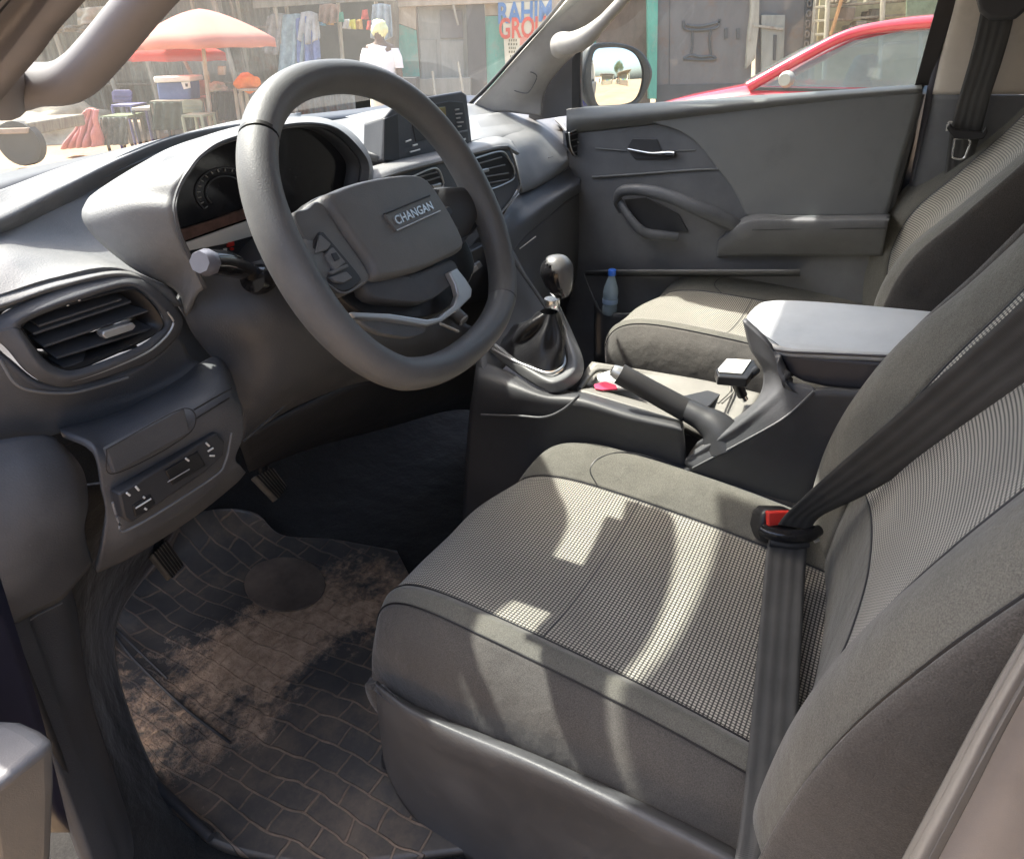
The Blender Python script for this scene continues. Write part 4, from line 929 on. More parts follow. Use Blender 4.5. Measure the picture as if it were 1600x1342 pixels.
tube('tongue_bar', PP([(1190, 826, 'W', .835), (1205, 833, 'W', .828), (1235, 838, 'W', .822), (1262, 836, 'W', .822), (1279, 828, 'W', .83)]), [.007, .0085, .0085, .0085, .007], M['piano'], db, 30, 16)
tube('tongue_bar', PP([(1202, 845, 'W', .833), (1235, 850, 'W', .828), (1262, 848, 'W', .828)]), [.006, .006], M['dark'], db, 16, 14)
bk = prism('buckle', PP([(1185, 826), (1190, 802), (1200, 796), (1240, 797), (1250, 806), (1246, 850), (1192, 850)], 'W', .86), VF*.035, M['black'], db, .005)
prism('release_button', PP([(1200, 800), (1238, 799), (1236, 818), (1201, 823)], 'W', .852), VF*.012, M['red'], bk, .002)
for a in ((1226, 852), (1272, 846)): wire('pale_tab', PP([(a[0], a[1]), (a[0]+8, a[1]-3)], 'W', .826), .002, M['trimgrey'], db, 4)
# ---------------- passenger belt on the far pillar
pbt = empty('seat_belt', P(1510, 240, 'X', .72), 'grey seat belt hanging unused against the far door pillar with its metal tongue', 'seat belt')
patch('webbing', [[P(*a), P(*b)] for a, b in (
    ((1545, -60, 'X', .66), (1598, -60, 'X', .66)), ((1530, 30, 'X', .67), (1583, 32, 'X', .67)), ((1516, 90, 'X', .68), (1566, 95, 'X', .68)),
    ((1500, 146, 'X', .69), (1548, 150, 'X', .69)), ((1486, 198, 'X', .70), (1534, 204, 'X', .70)), ((1480, 240, 'X', .72), (1522, 246, 'X', .72)), ((1468, 330, 'X', .735), (1506, 334, 'X', .735)))],
    M['web'], pbt, .0013, 10, 40, arc=False)
prism('upper_guide', PP([(1522, -10), (1530, 20), (1545, 32), (1585, 32), (1610, 10), (1620, -30), (1530, -30)], 'X', .665), (-.02, 0, 0), M['dark'], pbt, .006)
prism('tongue', PP([(1479, 200), (1484, 192), (1492, 202), (1535, 206), (1541, 196), (1543, 206), (1536, 217), (1512, 218), (1490, 216)], 'X', .695), (-.012, 0, 0), M['black'], pbt, .002)
lo = PP([(1492, 217), (1488, 243), (1494, 248), (1505, 248), (1510, 240), (1515, 219)], 'X', .69)
wire('metal_loop', lo+[lo[0]], .0022, M['chrome'], pbt, 50, ns=8)
wire('pale_clip', PP([(1480, 205), (1482, 193), (1488, 192)], 'X', .69), .0025, M['trimgrey'], pbt, 10)
# ---------------- far door
dr = empty('passenger_door', (.74, .4, .8), 'grey inner panel of the far passenger door with pull handle, armrest and its window closed', 'car door')
patch('door_panel', [PP(l) for l in (
    [(880, 205, 'X', .735), (960, 200, 'X', .733), (1060, 185, 'X', .733), (1200, 165, 'X', .733), (1330, 157, 'X', .733), (1445, 148, 'X', .733)],
    [(880, 260, 'X', .735), (960, 262, 'X', .735), (1060, 255, 'X', .733), (1200, 240, 'X', .73), (1330, 235, 'X', .73), (1425, 225, 'X', .733)],
    [(880, 330, 'X', .735), (960, 330, 'X', .737), (1060, 325, 'X', .737), (1200, 320, 'X', .735), (1330, 318, 'X', .735), (1400, 315, 'X', .737)],
    [(880, 400, 'X', .735), (960, 400, 'X', .735), (1060, 400, 'X', .735), (1200, 400, 'X', .735), (1330, 400, 'X', .735), (1390, 400, 'X', .735)],
    [(880, 450, 'X', .74), (960, 450, 'X', .74), (1060, 450, 'X', .74), (1200, 450, 'X', .74), (1330, 450, 'X', .74), (1380, 450, 'X', .74)],
    [(880, 620, 'X', .74), (960, 620, 'X', .74), (1060, 620, 'X', .74), (1200, 620, 'X', .74), (1330, 620, 'X', .74), (1380, 620, 'X', .74)])],
    M['door2'], dr, .02, 60, 40, arc=False)
ipn = patch('upper_insert', [PP(l, 'X', .722) for l in (
    [(935, 185), (1040, 178), (1200, 163), (1330, 154), (1441, 146)],
    [(1010, 190), (1080, 193), (1220, 185), (1330, 180), (1434, 175)],
    [(1075, 212), (1120, 218), (1230, 215), (1330, 212), (1424, 208)],
    [(1120, 262), (1155, 265), (1240, 262), (1325, 260), (1408, 255)],
    [(1148, 300), (1180, 303), (1250, 305), (1320, 305), (1396, 303)],
    [(1166, 338), (1200, 338), (1260, 338), (1320, 338), (1386, 336)])], M['door'], dr, .008, 40, 40, arc=False)
patch('belt_trim', [PP(l) for l in (
    [(885, 170, 'X', .75), (905, 167, 'X', .75), (1000, 162, 'X', .75), (1170, 150, 'X', .75), (1310, 141, 'X', .75), (1441, 132, 'X', .75)],
    [(885, 174, 'X', .725), (905, 173, 'X', .722), (1000, 168, 'X', .722), (1170, 155, 'X', .724), (1310, 144, 'X', .728), (1441, 135, 'X', .73)],
    [(885, 181, 'X', .708), (905, 182, 'X', .702), (1000, 177, 'X', .705), (1170, 161, 'X', .712), (1310, 149, 'X', .717), (1441, 139, 'X', .72)],
    [(885, 192, 'X', .712), (905, 193, 'X', .706), (1000, 186, 'X', .709), (1170, 168, 'X', .715), (1310, 155, 'X', .72), (1441, 145, 'X', .723)],
    [(885, 206, 'X', .732), (905, 207, 'X', .73), (1000, 197, 'X', .73), (1170, 176, 'X', .73), (1310, 162, 'X', .73), (1441, 151, 'X', .73)])],
    M['door'], dr, .004, 60, 25, arc=False)
wire('crease', PP([(925, 277), (1000, 272), (1080, 266), (1128, 264)], 'X', .731), .0025, M['door'], dr, 30)
wire('crease', PP([(930, 232), (978, 236)], 'X', .731), .0014, M['door'], dr, 6)
wire('crease', PP([(1055, 236), (1086, 235)], 'X', .731), .0014, M['door'], dr, 6)
# armrest
patch('door_armrest', [PP(l) for l in (
    [(1125, 372, 'X', .73), (1168, 337, 'X', .725), (1230, 336, 'X', .725), (1310, 336, 'X', .725), (1392, 334, 'X', .725)],
    [(1122, 375, 'X', .715), (1169, 343, 'X', .69), (1230, 341, 'X', .685), (1310, 341, 'X', .685), (1390, 340, 'X', .69)],
    [(1121, 380, 'X', .715), (1167, 350, 'X', .682), (1230, 349, 'X', .676), (1310, 349, 'X', .676), (1388, 347, 'X', .68)],
    [(1120, 392, 'X', .72), (1165, 372, 'X', .69), (1230, 370, 'X', .685), (1310, 370, 'X', .685), (1384, 368, 'X', .69)],
    [(1120, 402, 'X', .73), (1165, 400, 'X', .72), (1230, 400, 'X', .72), (1310, 400, 'X', .72), (1378, 400, 'X', .72)])],
    M['door2'], dr, .01, 50, 30, arc=False)
wire('armrest_groove', PP([(1175, 360), (1260, 358), (1384, 357)], 'X', .678), .0008, M['black'], dr, 30)
hd = tube('pull_handle', PP([(972, 330, 'X', .725), (964, 312, 'X', .71), (972, 299, 'X', .695), (1000, 297, 'X', .685), (1040, 305, 'X', .682), (1090, 325, 'X', .686), (1135, 345, 'X', .70), (1165, 362, 'X', .715)]), [.010, .013, .014, .015, .016, .018, .018, .014], M['dash2'], dr, 70, 16, sec=(.75, 1))
tube('handle_lower_bar', PP([(966, 312, 'X', .71), (978, 332, 'X', .70), (996, 355, 'X', .695), (1015, 366, 'X', .70), (1060, 370, 'X', .715)]), [.010, .011, .012, .013, .010], M['dash2'], dr, 40, 14, sec=(.7, 1))
prism('handle_pocket', PP([(975, 312), (1010, 308), (1060, 335), (1075, 362), (1015, 362), (990, 345)], 'X', .729), (.004, 0, 0), M['dark'], dr, .001)
lt = prism('latch_recess', PP([(979, 233), (988, 217), (1026, 218), (1034, 236), (1056, 239), (1055, 246), (1042, 250), (992, 249)], 'X', .730), (.004, 0, 0), M['dark'], dr, .001)
tube('latch_lever', PP([(981, 233), (1000, 237), (1020, 240), (1045, 239), (1054, 240)], 'X', .722), [.0030, .0034, .0036, .0055, .006], M['chrome'], lt, 24, 12)
# pocket and bottle
pc = patch('door_pocket', [PP(l) for l in (
    [(915, 425, 'X', .72), (950, 424, 'X', .70), (1010, 424, 'X', .69), (1100, 424, 'X', .69), (1250, 424, 'X', .69)],
    [(914, 430, 'X', .735), (948, 432, 'X', .735), (1010, 432, 'X', .735), (1100, 432, 'X', .735), (1250, 432, 'X', .735)]
    )], M['door2'], dr, .004, 30, 2, arc=False)
patch('pocket_wall', [PP(l) for l in (
    [(928, 470, 'X', .735), (940, 487, 'X', .66), (985, 490, 'X', .655), (1060, 492, 'X', .655), (1250, 492, 'X', .655)],
    [(928, 560, 'X', .735), (940, 560, 'X', .66), (985, 560, 'X', .655), (1060, 560, 'X', .655), (1250, 560, 'X', .655)])], M['panel'], dr, .006, 30, 10, arc=False)
wire('pocket_edge', PP([(912, 428, 'X', .73), (925, 460, 'X', .70), (938, 486, 'X', .66), (960, 490, 'X', .655), (985, 491, 'X', .654)]), .0016, M['door'], dr, 30)
bt = empty('water_bottle', P(950, 490, 'X', .70), 'small clear plastic water bottle with blue cap standing in the far door pocket', 'bottle')
bc = P(952, 490, 'X', .665); 
mt, nt, bb = newmat('clear_bottle_plastic'); bb.inputs['Base Color'].default_value = (.55, .68, .78, 1); bb.inputs['Transmission Weight'].default_value = .6; bb.inputs['Roughness'].default_value = .08; bb.inputs['IOR'].default_value = 1.2
M['bottle'] = mt
s_ = (P(952, 420, 'X', .665)-bc).length/.205
bh = (P(952, 420, 'X', .665)-bc).length
def bprof(l): return [(r*bh, z*bh) for r, z in l]
lathe('bottle_body', bprof([(0, 0), (.15, 0), (.165, .03), (.165, .18), (.155, .205), (.165, .23), (.165, .36), (.155, .385), (.165, .41), (.165, .52), (.145, .62), (.09, .78), (.068, .84), (.068, .88), (0, .88)]), bc, M['bottle'], bt, 28)
lathe('bottle_cap', bprof([(0, .87), (.083, .87), (.085, .89), (.083, .985), (.065, 1.0), (0, 1.0)]), bc, simple('blue_cap_plastic', (.04, .17, .75), .4), bt, 28)
lathe('bottle_label', bprof([(.167, .25), (.168, .26), (.168, .34), (.167, .35)]), bc, simple('bottle_label_film', (.30, .42, .62), .5), bt, 28)
# window glass, frame and mirror
wg_ = prism('window_glass', [P(u, v, 'X', x) for u, v, x in ((870, 175, .757), (1446, 140, .757), (1475, 30, .728), (1535, -170, .68), (1040, -170, .66), (935, 25, .725), (870, 95, .745))], (.0005, 0, 0), M['win'], dr, 0)
prism('rear_window_frame', PP([(1429, 134, 'X', .745), (1453, 134, 'X', .745), (1500, -10, 'X', .715), (1556, -170, 'X', .67), (1530, -170, 'X', .67), (1468, -10, 'X', .715)]), (.02, 0, 0), M['black'], dr, .002)
prism('mirror_sail', PP([(825, 190), (828, 150), (846, 116), (874, 82), (905, 56), (908, 178)], 'X', .742), (.012, 0, 0), M['dark'], dr, .002)
prism('front_window_frame', PP([(893, 176, 'X', .74), (905, 176, 'X', .74), (907, 82, 'X', .74), (960, 26, 'X', .725), (1060, -90, 'X', .69), (1045, -90, 'X', .69), (945, 30, 'X', .725), (893, 92, 'X', .74)]), (.014, 0, 0), M['black'], dr, .001)
patch('door_edge_shadow', [PP(l) for l in (
    [(1441, 132, 'X', .75), (1424, 225, 'X', .75), (1405, 300, 'X', .75), (1385, 400, 'X', .75), (1375, 480, 'X', .75)],
    [(1462, 132, 'X', .80), (1446, 225, 'X', .80), (1428, 300, 'X', .80), (1408, 400, 'X', .80), (1398, 480, 'X', .80)])], M['black'], dr, .01, 24, 6, arc=False)  # black strip painted for the shadow along the door's rear edge
MN = Vector((-.475, -.88, .035)).normalized(); MO = P(967, 118, 'X', .96)
def mp_(u, v, h=0):
    d = ray(u, v); O = MO+MN*h; return CAM+d*((O-CAM).dot(MN)/d.dot(MN))
mg = [(930, 80), (945, 75), (975, 76), (995, 86), (1005, 105), (1006, 125), (1000, 148), (988, 160), (960, 165), (936, 165), (928, 145), (924, 122), (925, 98)]
mo = [(920, 80), (930, 69), (960, 67), (990, 74), (1008, 88), (1019, 112), (1014, 135), (1004, 155), (990, 168), (960, 174), (930, 174), (916, 150), (912, 115)]
o_ = spline([mp_(u, v, 0) for u, v in mo], 60, True); i_ = spline([mp_(u, v, -.001) for u, v in mg], 60, True); cc_ = sum(o_, Vector())/60
gk = [[cc_+(p-cc_)*.1-MN*.075 for p in o_], [cc_+(p-cc_)*.6-MN*.066 for p in o_], [cc_+(p-cc_)*.88-MN*.045 for p in o_], [cc_+(p-cc_)*1.0-MN*.02 for p in o_], o_, [a.lerp(b, .3)+MN*.002 for a, b in zip(o_, i_)], i_]
me = grid_mesh(gk, False, True); bm = bmesh.new(); bm.from_mesh(me); bmesh.ops.recalc_face_normals(bm, faces=bm.faces[:]); bm.to_mesh(me); bm.free()
mh = link('mirror_housing', me, M['black'], dr)
mm_, nt, bb = newmat('mirror_silver'); bb.inputs['Metallic'].default_value = 1; bb.inputs['Roughness'].default_value = .015; bb.inputs['Base Color'].default_value = (.93, .93, .91, 1)
g_ = []
for s_k in (1, .9, .75, .6, .45, .3, .15, .02):
    g_.append([cc_+(p-cc_)*s_k+MN*(-.0015+(.0049-((p-cc_)*s_k).length_squared)/(2*.75)) for p in i_])
me = grid_mesh(g_, None, True)
link('mirror_glass', me, mm_, mh)
prism('mirror_foot', PP([(903, 96), (912, 84), (922, 80), (920, 120), (922, 168), (905, 168)], 'X', .88), (.06, 0, 0), M['blue'], mh, .01)
# ---------------- body shell
cb = empty('car_body', (0, 0, .3), 'dark blue car body around the cabin: pillars, roof, windshield and sills', 'car')
ws = patch('windshield', [PP(l) for l in (
    [(-90, 285, 'Y', .80), (0, 266, 'Y', .86), (200, 226, 'Y', .94), (450, 176, 'Y', 1.03), (640, 150, 'Y', 1.07), (748, 150, 'Y', 1.03)],)]
    + [[Vector((-.76, .42, 1.50)), Vector((-.60, .50, 1.53)), Vector((-.30, .54, 1.55)), Vector((.1, .56, 1.56)), Vector((.40, .55, 1.55)), Vector((.63, .50, 1.52))]], M['wind'], cb, 0, 40, 12, arc=False)
# far windshield pillar
tr = patch('windshield_pillar', [PP(l) for l in (
    [(733, 172, 'X', .645), (765, 138, 'X', .65), (805, 93, 'X', .65), (850, 43, 'X', .64), (888, 0, 'X', .63), (975, -100, 'X', .60)],
    [(745, 176, 'X', .655), (785, 140, 'X', .66), (822, 100, 'X', .66), (862, 55, 'X', .655), (905, 8, 'X', .645), (990, -85, 'X', .61)],
    [(790, 176, 'X', .68), (820, 145, 'X', .685), (850, 108, 'X', .685), (885, 68, 'X', .68), (935, 20, 'X', .67), (1020, -70, 'X', .63)],
    [(846, 182, 'X', .725), (850, 150, 'X', .73), (866, 120, 'X', .73), (900, 84, 'X', .73), (955, 32, 'X', .715), (1060, -80, 'X', .68)])], M['trimgrey'], cb, .01, 40, 30, arc=False)
wire('speaker_outline', PP([(800, 136), (812, 116), (822, 112), (836, 116), (838, 124), (828, 142), (820, 146), (804, 142), (800, 136)], 'X', .672), .0012, M['panel'], tr, 50)
wire('windshield_gasket', PP([(728, 168, 'X', .64), (765, 132, 'X', .645), (805, 87, 'X', .645), (850, 37, 'X', .635), (884, -4, 'X', .625), (970, -105, 'X', .595)]), .0045, M['gasket'], tr, 30)
tube('grab_handle', PP([(874, 78, 'X', .672), (876, 68, 'X', .64), (893, 68, 'X', .625), (920, 55, 'X', .615), (960, 15, 'X', .60), (1000, -30, 'X', .59), (1040, -80, 'X', .59)]), [.020, .024, .021, .0125, .0115, .012, .012], M['trimgrey'], tr, 60, 18)
# near windshield pillar and grab handle
tn = patch('windshield_pillar', [PP(l) for l in (
    [(-160, 300, 'X', -.70), (-70, 190, 'X', -.70), (0, 104, 'X', -.695), (40, 52, 'X', -.69), (84, -6, 'X', -.685), (170, -115, 'X', -.67)],
    [(-200, 300, 'X', -.70), (-105, 185, 'X', -.70), (-30, 90, 'X', -.695), (18, 34, 'X', -.69), (60, -20, 'X', -.685), (130, -115, 'X', -.67)],
    [(-240, 300, 'X', -.72), (-130, 170, 'X', -.72), (-60, 80, 'X', -.715), (-10, 20, 'X', -.71), (26, -24, 'X', -.705), (90, -110, 'X', -.69)]
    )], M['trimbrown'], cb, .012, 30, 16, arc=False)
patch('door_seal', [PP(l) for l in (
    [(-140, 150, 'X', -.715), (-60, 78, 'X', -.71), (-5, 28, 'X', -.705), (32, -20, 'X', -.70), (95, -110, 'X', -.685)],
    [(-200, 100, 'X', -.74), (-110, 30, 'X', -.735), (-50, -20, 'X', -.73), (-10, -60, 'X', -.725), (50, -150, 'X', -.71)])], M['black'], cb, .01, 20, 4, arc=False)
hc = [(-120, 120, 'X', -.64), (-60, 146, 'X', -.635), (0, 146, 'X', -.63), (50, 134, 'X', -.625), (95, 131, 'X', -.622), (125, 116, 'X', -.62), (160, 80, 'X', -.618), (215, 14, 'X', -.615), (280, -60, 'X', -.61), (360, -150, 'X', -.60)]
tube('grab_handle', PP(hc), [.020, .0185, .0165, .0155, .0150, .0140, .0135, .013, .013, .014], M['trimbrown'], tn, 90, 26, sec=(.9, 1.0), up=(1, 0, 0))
tube('handle_root', PP([(-60, 60, 'X', -.68), (-30, 110, 'X', -.66), (0, 150, 'X', -.635)]), [.02, .022, .017], M['trimbrown'], tn, 16, 18)
# roof with header, rails and rear
def slab(name, c, s, mat=None, **k): return box(name, c, s, M[mat or 'trimgrey'], cb, bevel=.01, **k)
slab('roof', (0, -.85, 1.66), (1.46, 2.7, .05)); slab('roof_header', (0, .50, 1.60), (1.34, .07, .07), rot=(rad(-35), 0, 0))
slab('seat_shade_panel', (-.36, .55, 1.50), (.46, .13, .02), rot=(rad(-20), 0, 0)); slab('roof_rail', (.66, -.6, 1.60), (.09, 2.3, .10)); slab('roof_rail', (-.70, -.6, 1.60), (.07, 2.1, .08))  # visor panel out of view, added to shade the driver seat's rear half
# far centre pillar
fp = patch('centre_pillar', [PP(l) for l in (
    [(1515, -120, 'X', .69), (1495, -20, 'X', .72), (1475, 60, 'X', .735), (1456, 148, 'X', .745)],
    [(1535, -120, 'X', .675), (1512, -20, 'X', .70), (1492, 60, 'X', .72), (1470, 148, 'X', .73)],
    [(1620, -120, 'X', .67), (1600, -20, 'X', .69), (1585, 60, 'X', .71), (1562, 148, 'X', .72)],
    [(1700, -120, 'X', .68), (1690, -20, 'X', .70), (1680, 60, 'X', .71), (1660, 148, 'X', .73)])], M['beige'], cb, .012, 30, 24, arc=False)
patch('pillar_lower_trim', [PP(l) for l in (
    [(1456, 148, 'X', .752), (1440, 215, 'X', .765), (1418, 310, 'X', .77), (1400, 400, 'X', .77), (1385, 500, 'X', .77)],
    [(1471, 148, 'X', .728), (1454, 215, 'X', .735), (1432, 310, 'X', .742), (1414, 400, 'X', .748), (1400, 500, 'X', .75)],
    [(1560, 150, 'X', .718), (1540, 215, 'X', .725), (1520, 310, 'X', .735), (1500, 400, 'X', .74), (1490, 500, 'X', .745)],
    [(1720, 150, 'X', .73), (1700, 215, 'X', .735), (1690, 310, 'X', .74), (1680, 400, 'X', .745), (1660, 500, 'X', .75)])], M['door2'], cb, .012, 30, 24, arc=False)
wire('door_seal', PP([(1503, -60, 'X', .715), (1484, 20, 'X', .735), (1463, 100, 'X', .745), (1446, 190, 'X', .755), (1424, 300, 'X', .76), (1404, 400, 'X', .765)]), .0075, simple('grey_seal', (.10, .10, .125), .6), cb, 40, ns=10)
slab('slider_rail', (.79, -1.2, .75), (.04, 1.9, .90), 'door2'); slab('rear_side_panel', (-.80, -1.35, .80), (.04, 1.9, .95), 'door2')
slab('tail_panel', (0, -2.2, .8), (1.5, .05, .9), 'door2')
for y in (-.95, -2.0):
    slab('rear_pillar', (.73, y, 1.42), (.07, .12, .36)); slab('rear_pillar', (-.76, y, 1.42), (.07, .12, .36))
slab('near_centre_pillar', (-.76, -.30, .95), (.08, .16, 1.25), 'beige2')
# vertical seals of the near door opening seen at the bottom right
patch('near_pillar_seal', [PP(l) for l in (
    [(1340, 1470, 'W', .35), (1462, 1240, 'W', .34), (1520, 1130, 'W', .335), (1570, 1040, 'W', .33), (1640, 920, 'W', .325)],
    [(1358, 1475, 'W', .335), (1480, 1245, 'W', .325), (1538, 1135, 'W', .32), (1588, 1045, 'W', .315), (1655, 925, 'W', .31)],
    [(1376, 1480, 'W', .335), (1498, 1250, 'W', .325), (1552, 1140, 'W', .32), (1602, 1050, 'W', .315), (1670, 930, 'W', .31)],
    [(1390, 1485, 'W', .345), (1512, 1255, 'W', .335), (1568, 1145, 'W', .33), (1618, 1055, 'W', .325), (1690, 935, 'W', .32)])], M['beige3'], cb, .006, 30, 20, arc=False)
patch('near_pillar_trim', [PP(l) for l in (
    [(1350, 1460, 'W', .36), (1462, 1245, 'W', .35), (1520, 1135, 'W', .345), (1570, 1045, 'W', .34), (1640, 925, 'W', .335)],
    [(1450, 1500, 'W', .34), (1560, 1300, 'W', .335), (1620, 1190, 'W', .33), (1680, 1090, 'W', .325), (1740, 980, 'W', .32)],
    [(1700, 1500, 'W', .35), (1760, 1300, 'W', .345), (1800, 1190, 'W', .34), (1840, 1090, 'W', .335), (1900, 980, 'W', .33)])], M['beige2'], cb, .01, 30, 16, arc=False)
# floor, firewall, tunnel, near sill and hinge pillar
fl_ = empty('cabin_floor', (0, .4, .37), kind='structure')
patch('floor_carpet', [[Vector((x, y, z)) for x in (-.80, -.4, 0, .4, .82)] for y, z in ((-.8, .385), (-.2, .385), (.3, .385), (.7, .385), (.98, .392), (1.10, .47), (1.20, .68), (1.22, .95))], M['carpet'], fl_, .02, 20, 50, arc=False, flip=None)
patch('sill', [PP(l) for l in (
    [(-80, 800, 'Y', .615), (0, 965, 'Y', .615), (65, 1135, 'Y', .60), (110, 1250, 'Y', .585), (170, 1420, 'Y', .56)],
    [(-30, 800, 'Y', .625), (45, 976, 'Y', .63), (95, 1120, 'Y', .615), (140, 1240, 'Y', .60), (215, 1420, 'Y', .57)],
    [(-20, 800, 'Y', .64), (55, 972, 'Y', .645), (105, 1110, 'Y', .63), (150, 1230, 'Y', .61), (225, 1420, 'Y', .58)],
    [(30, 800, 'Y', .66), (98, 942, 'Y', .665), (125, 1100, 'Y', .65), (172, 1230, 'Y', .63), (250, 1420, 'Y', .59)],
    [(60, 800, 'Y', .70), (115, 930, 'Y', .70), (136, 1060, 'Y', .69), (185, 1220, 'Y', .67), (290, 1420, 'Y', .62)]
    )], M['panel'], cb, .012, 40, 30, arc=False)
wire('door_opening_seal', PP([(-70, 800), (-10, 935), (32, 1040), (70, 1135), (105, 1230), (160, 1400)], 'Y', .60), .0055, M['rubber'], cb, 40)
wire('trim_joint', PP([(36, 976), (60, 960), (97, 942)], 'Y', .640), .0012, M['dash2'], cb, 12)
patch('hinge_pillar_skin', [PP(l) for l in (
    [(-300, 700, 'X', -.85), (-200, 900, 'X', -.85), (-120, 1100, 'X', -.85), (-60, 1300, 'X', -.85)],
    [(-60, 700, 'X', -.80), (0, 900, 'X', -.80), (60, 1100, 'X', -.80), (110, 1300, 'X', -.80)])], M['blue_dark'], cb, .01, 16, 8, arc=False)
patch('kick_panel', [PP(l) for l in (
    [(-90, 690, 'Y', .60), (-20, 690, 'Y', .60), (30, 682, 'Y', .60), (75, 680, 'Y', .60), (96, 690, 'Y', .61)],
    [(-70, 760, 'Y', .59), (0, 750, 'Y', .585), (60, 735, 'Y', .58), (108, 725, 'Y', .585), (130, 735, 'Y', .60)],
    [(-60, 840, 'Y', .59), (10, 830, 'Y', .58), (70, 810, 'Y', .575), (118, 790, 'Y', .58), (138, 785, 'Y', .60)],
    [(-40, 930, 'Y', .60), (30, 905, 'Y', .59), (80, 880, 'Y', .59), (118, 850, 'Y', .595), (132, 830, 'Y', .61)],
    [(-10, 1000, 'Y', .63), (50, 960, 'Y', .62), (95, 938, 'Y', .62), (125, 905, 'Y', .62), (145, 880, 'Y', .63)])], M['dash2'], cb, .01, 30, 30, arc=False)
patch('footwell_side', [PP(l) for l in (
    [(60, 760, 'Y', .73), (150, 760, 'Y', .74), (260, 740, 'Y', .78), (330, 730, 'Y', .80)],
    [(80, 930, 'Y', .73), (130, 925, 'Y', .76), (190, 890, 'Y', .84), (260, 860, 'Y', .92)],
    [(95, 1060, 'Y', .70), (135, 1060, 'Y', .73), (160, 1020, 'Y', .80), (180, 990, 'Y', .86)],
    [(120, 1230, 'Y', .65), (190, 1230, 'Y', .66), (215, 1215, 'Y', .68), (240, 1200, 'Y', .70)],
    [(180, 1420, 'Y', .56), (300, 1400, 'Y', .57), (330, 1360, 'Y', .58), (350, 1330, 'Y', .60)]
    )], M['carpet'], cb, .01, 24, 30, arc=False)
# opened driver door, its lower front corner
dd = empty('driver_door', (-.86, .5, .6), 'edge of the opened driver door with a pale grey moulded corner, bottom left', 'car door')
prism('door_corner', PP([(-60, 1115), (28, 1118), (60, 1132), (92, 1156), (92, 1230), (80, 1420), (-60, 1420)], 'X', -.835), (-.03, 0, 0), plastic('pale_door_plastic', (.13, .13, .135), .5, .2), dd, .006)
prism('door_panel', [Vector((-.86, .62, .42)), Vector((-1.75, .95, .42)), Vector((-1.75, .95, 1.10)), Vector((-.86, .62, 1.10))], (.02, .06, 0), M['door2'], dd, .01)
# bulkhead and bonnet close the footwell
box('bulkhead', (0, 1.26, .70), (1.5, .06, .62), M['panel'], cb, bevel=.01)
box('cowl_tray', (0, 1.12, 1.03), (1.44, .30, .05), M['black'], cb, bevel=.01)
patch('bonnet', [[Vector((x, y, z+(.03 if abs(x) < .5 else 0))) for x in (-.82, -.4, 0, .4, .82)] for y, z in ((1.2, .94), (1.5, .87), (1.8, .78), (1.95, .62))], M['blue'], cb, .02, 30, 20, flip=None)
box('dash_sun_block', (.25, .92, .96), (.70, .26, .04), M['black'], cb, bevel=.01)  # unseen slabs added under the dash to keep sun off the footwell
box('dash_sun_block', (-.38, .86, .965), (.56, .40, .04), M['black'], cb, bevel=.01)
# pedals
pd = lambda: None
def pedal(pts, y, label):
    e = empty('pedal', P(*pts[0], 'Y', y), label, 'pedal', 'pedals under the dashboard')
    q = PP(pts, 'Y', y)
    p = prism('pedal_pad', q, (0, .012, -.010), simple('worn_pedal_rubber', (.17, .155, .13), .7, var=.4, scale=40), e, .003)
    a, b, c, d = q
    for k in range(1, 7):
        t = k/7; wire('pad_rib', [a.lerp(b, t)+Vector((0, -.001, .001)), d.lerp(c, t)+Vector((0, -.001, .001))], .0016, M['rubber'], p, 3, ns=6)
    m0 = (a+b)/2; tube('pedal_arm', [(a+b+c+d)/4+Vector((0, .015, 0)), m0+Vector((0.02, .05, .12)), m0+Vector((.02, .08, .30))], .009, M['black'], e, 12)
    return e
pedal([(236, 868), (262, 842), (288, 880), (266, 906)], .86, 'worn rubber clutch pedal just above the floor mat, left of the other pedal')
pedal([(396, 745), (428, 730), (450, 760), (432, 782)], .86, 'worn brake pedal higher up in the dark footwell under the steering wheel')
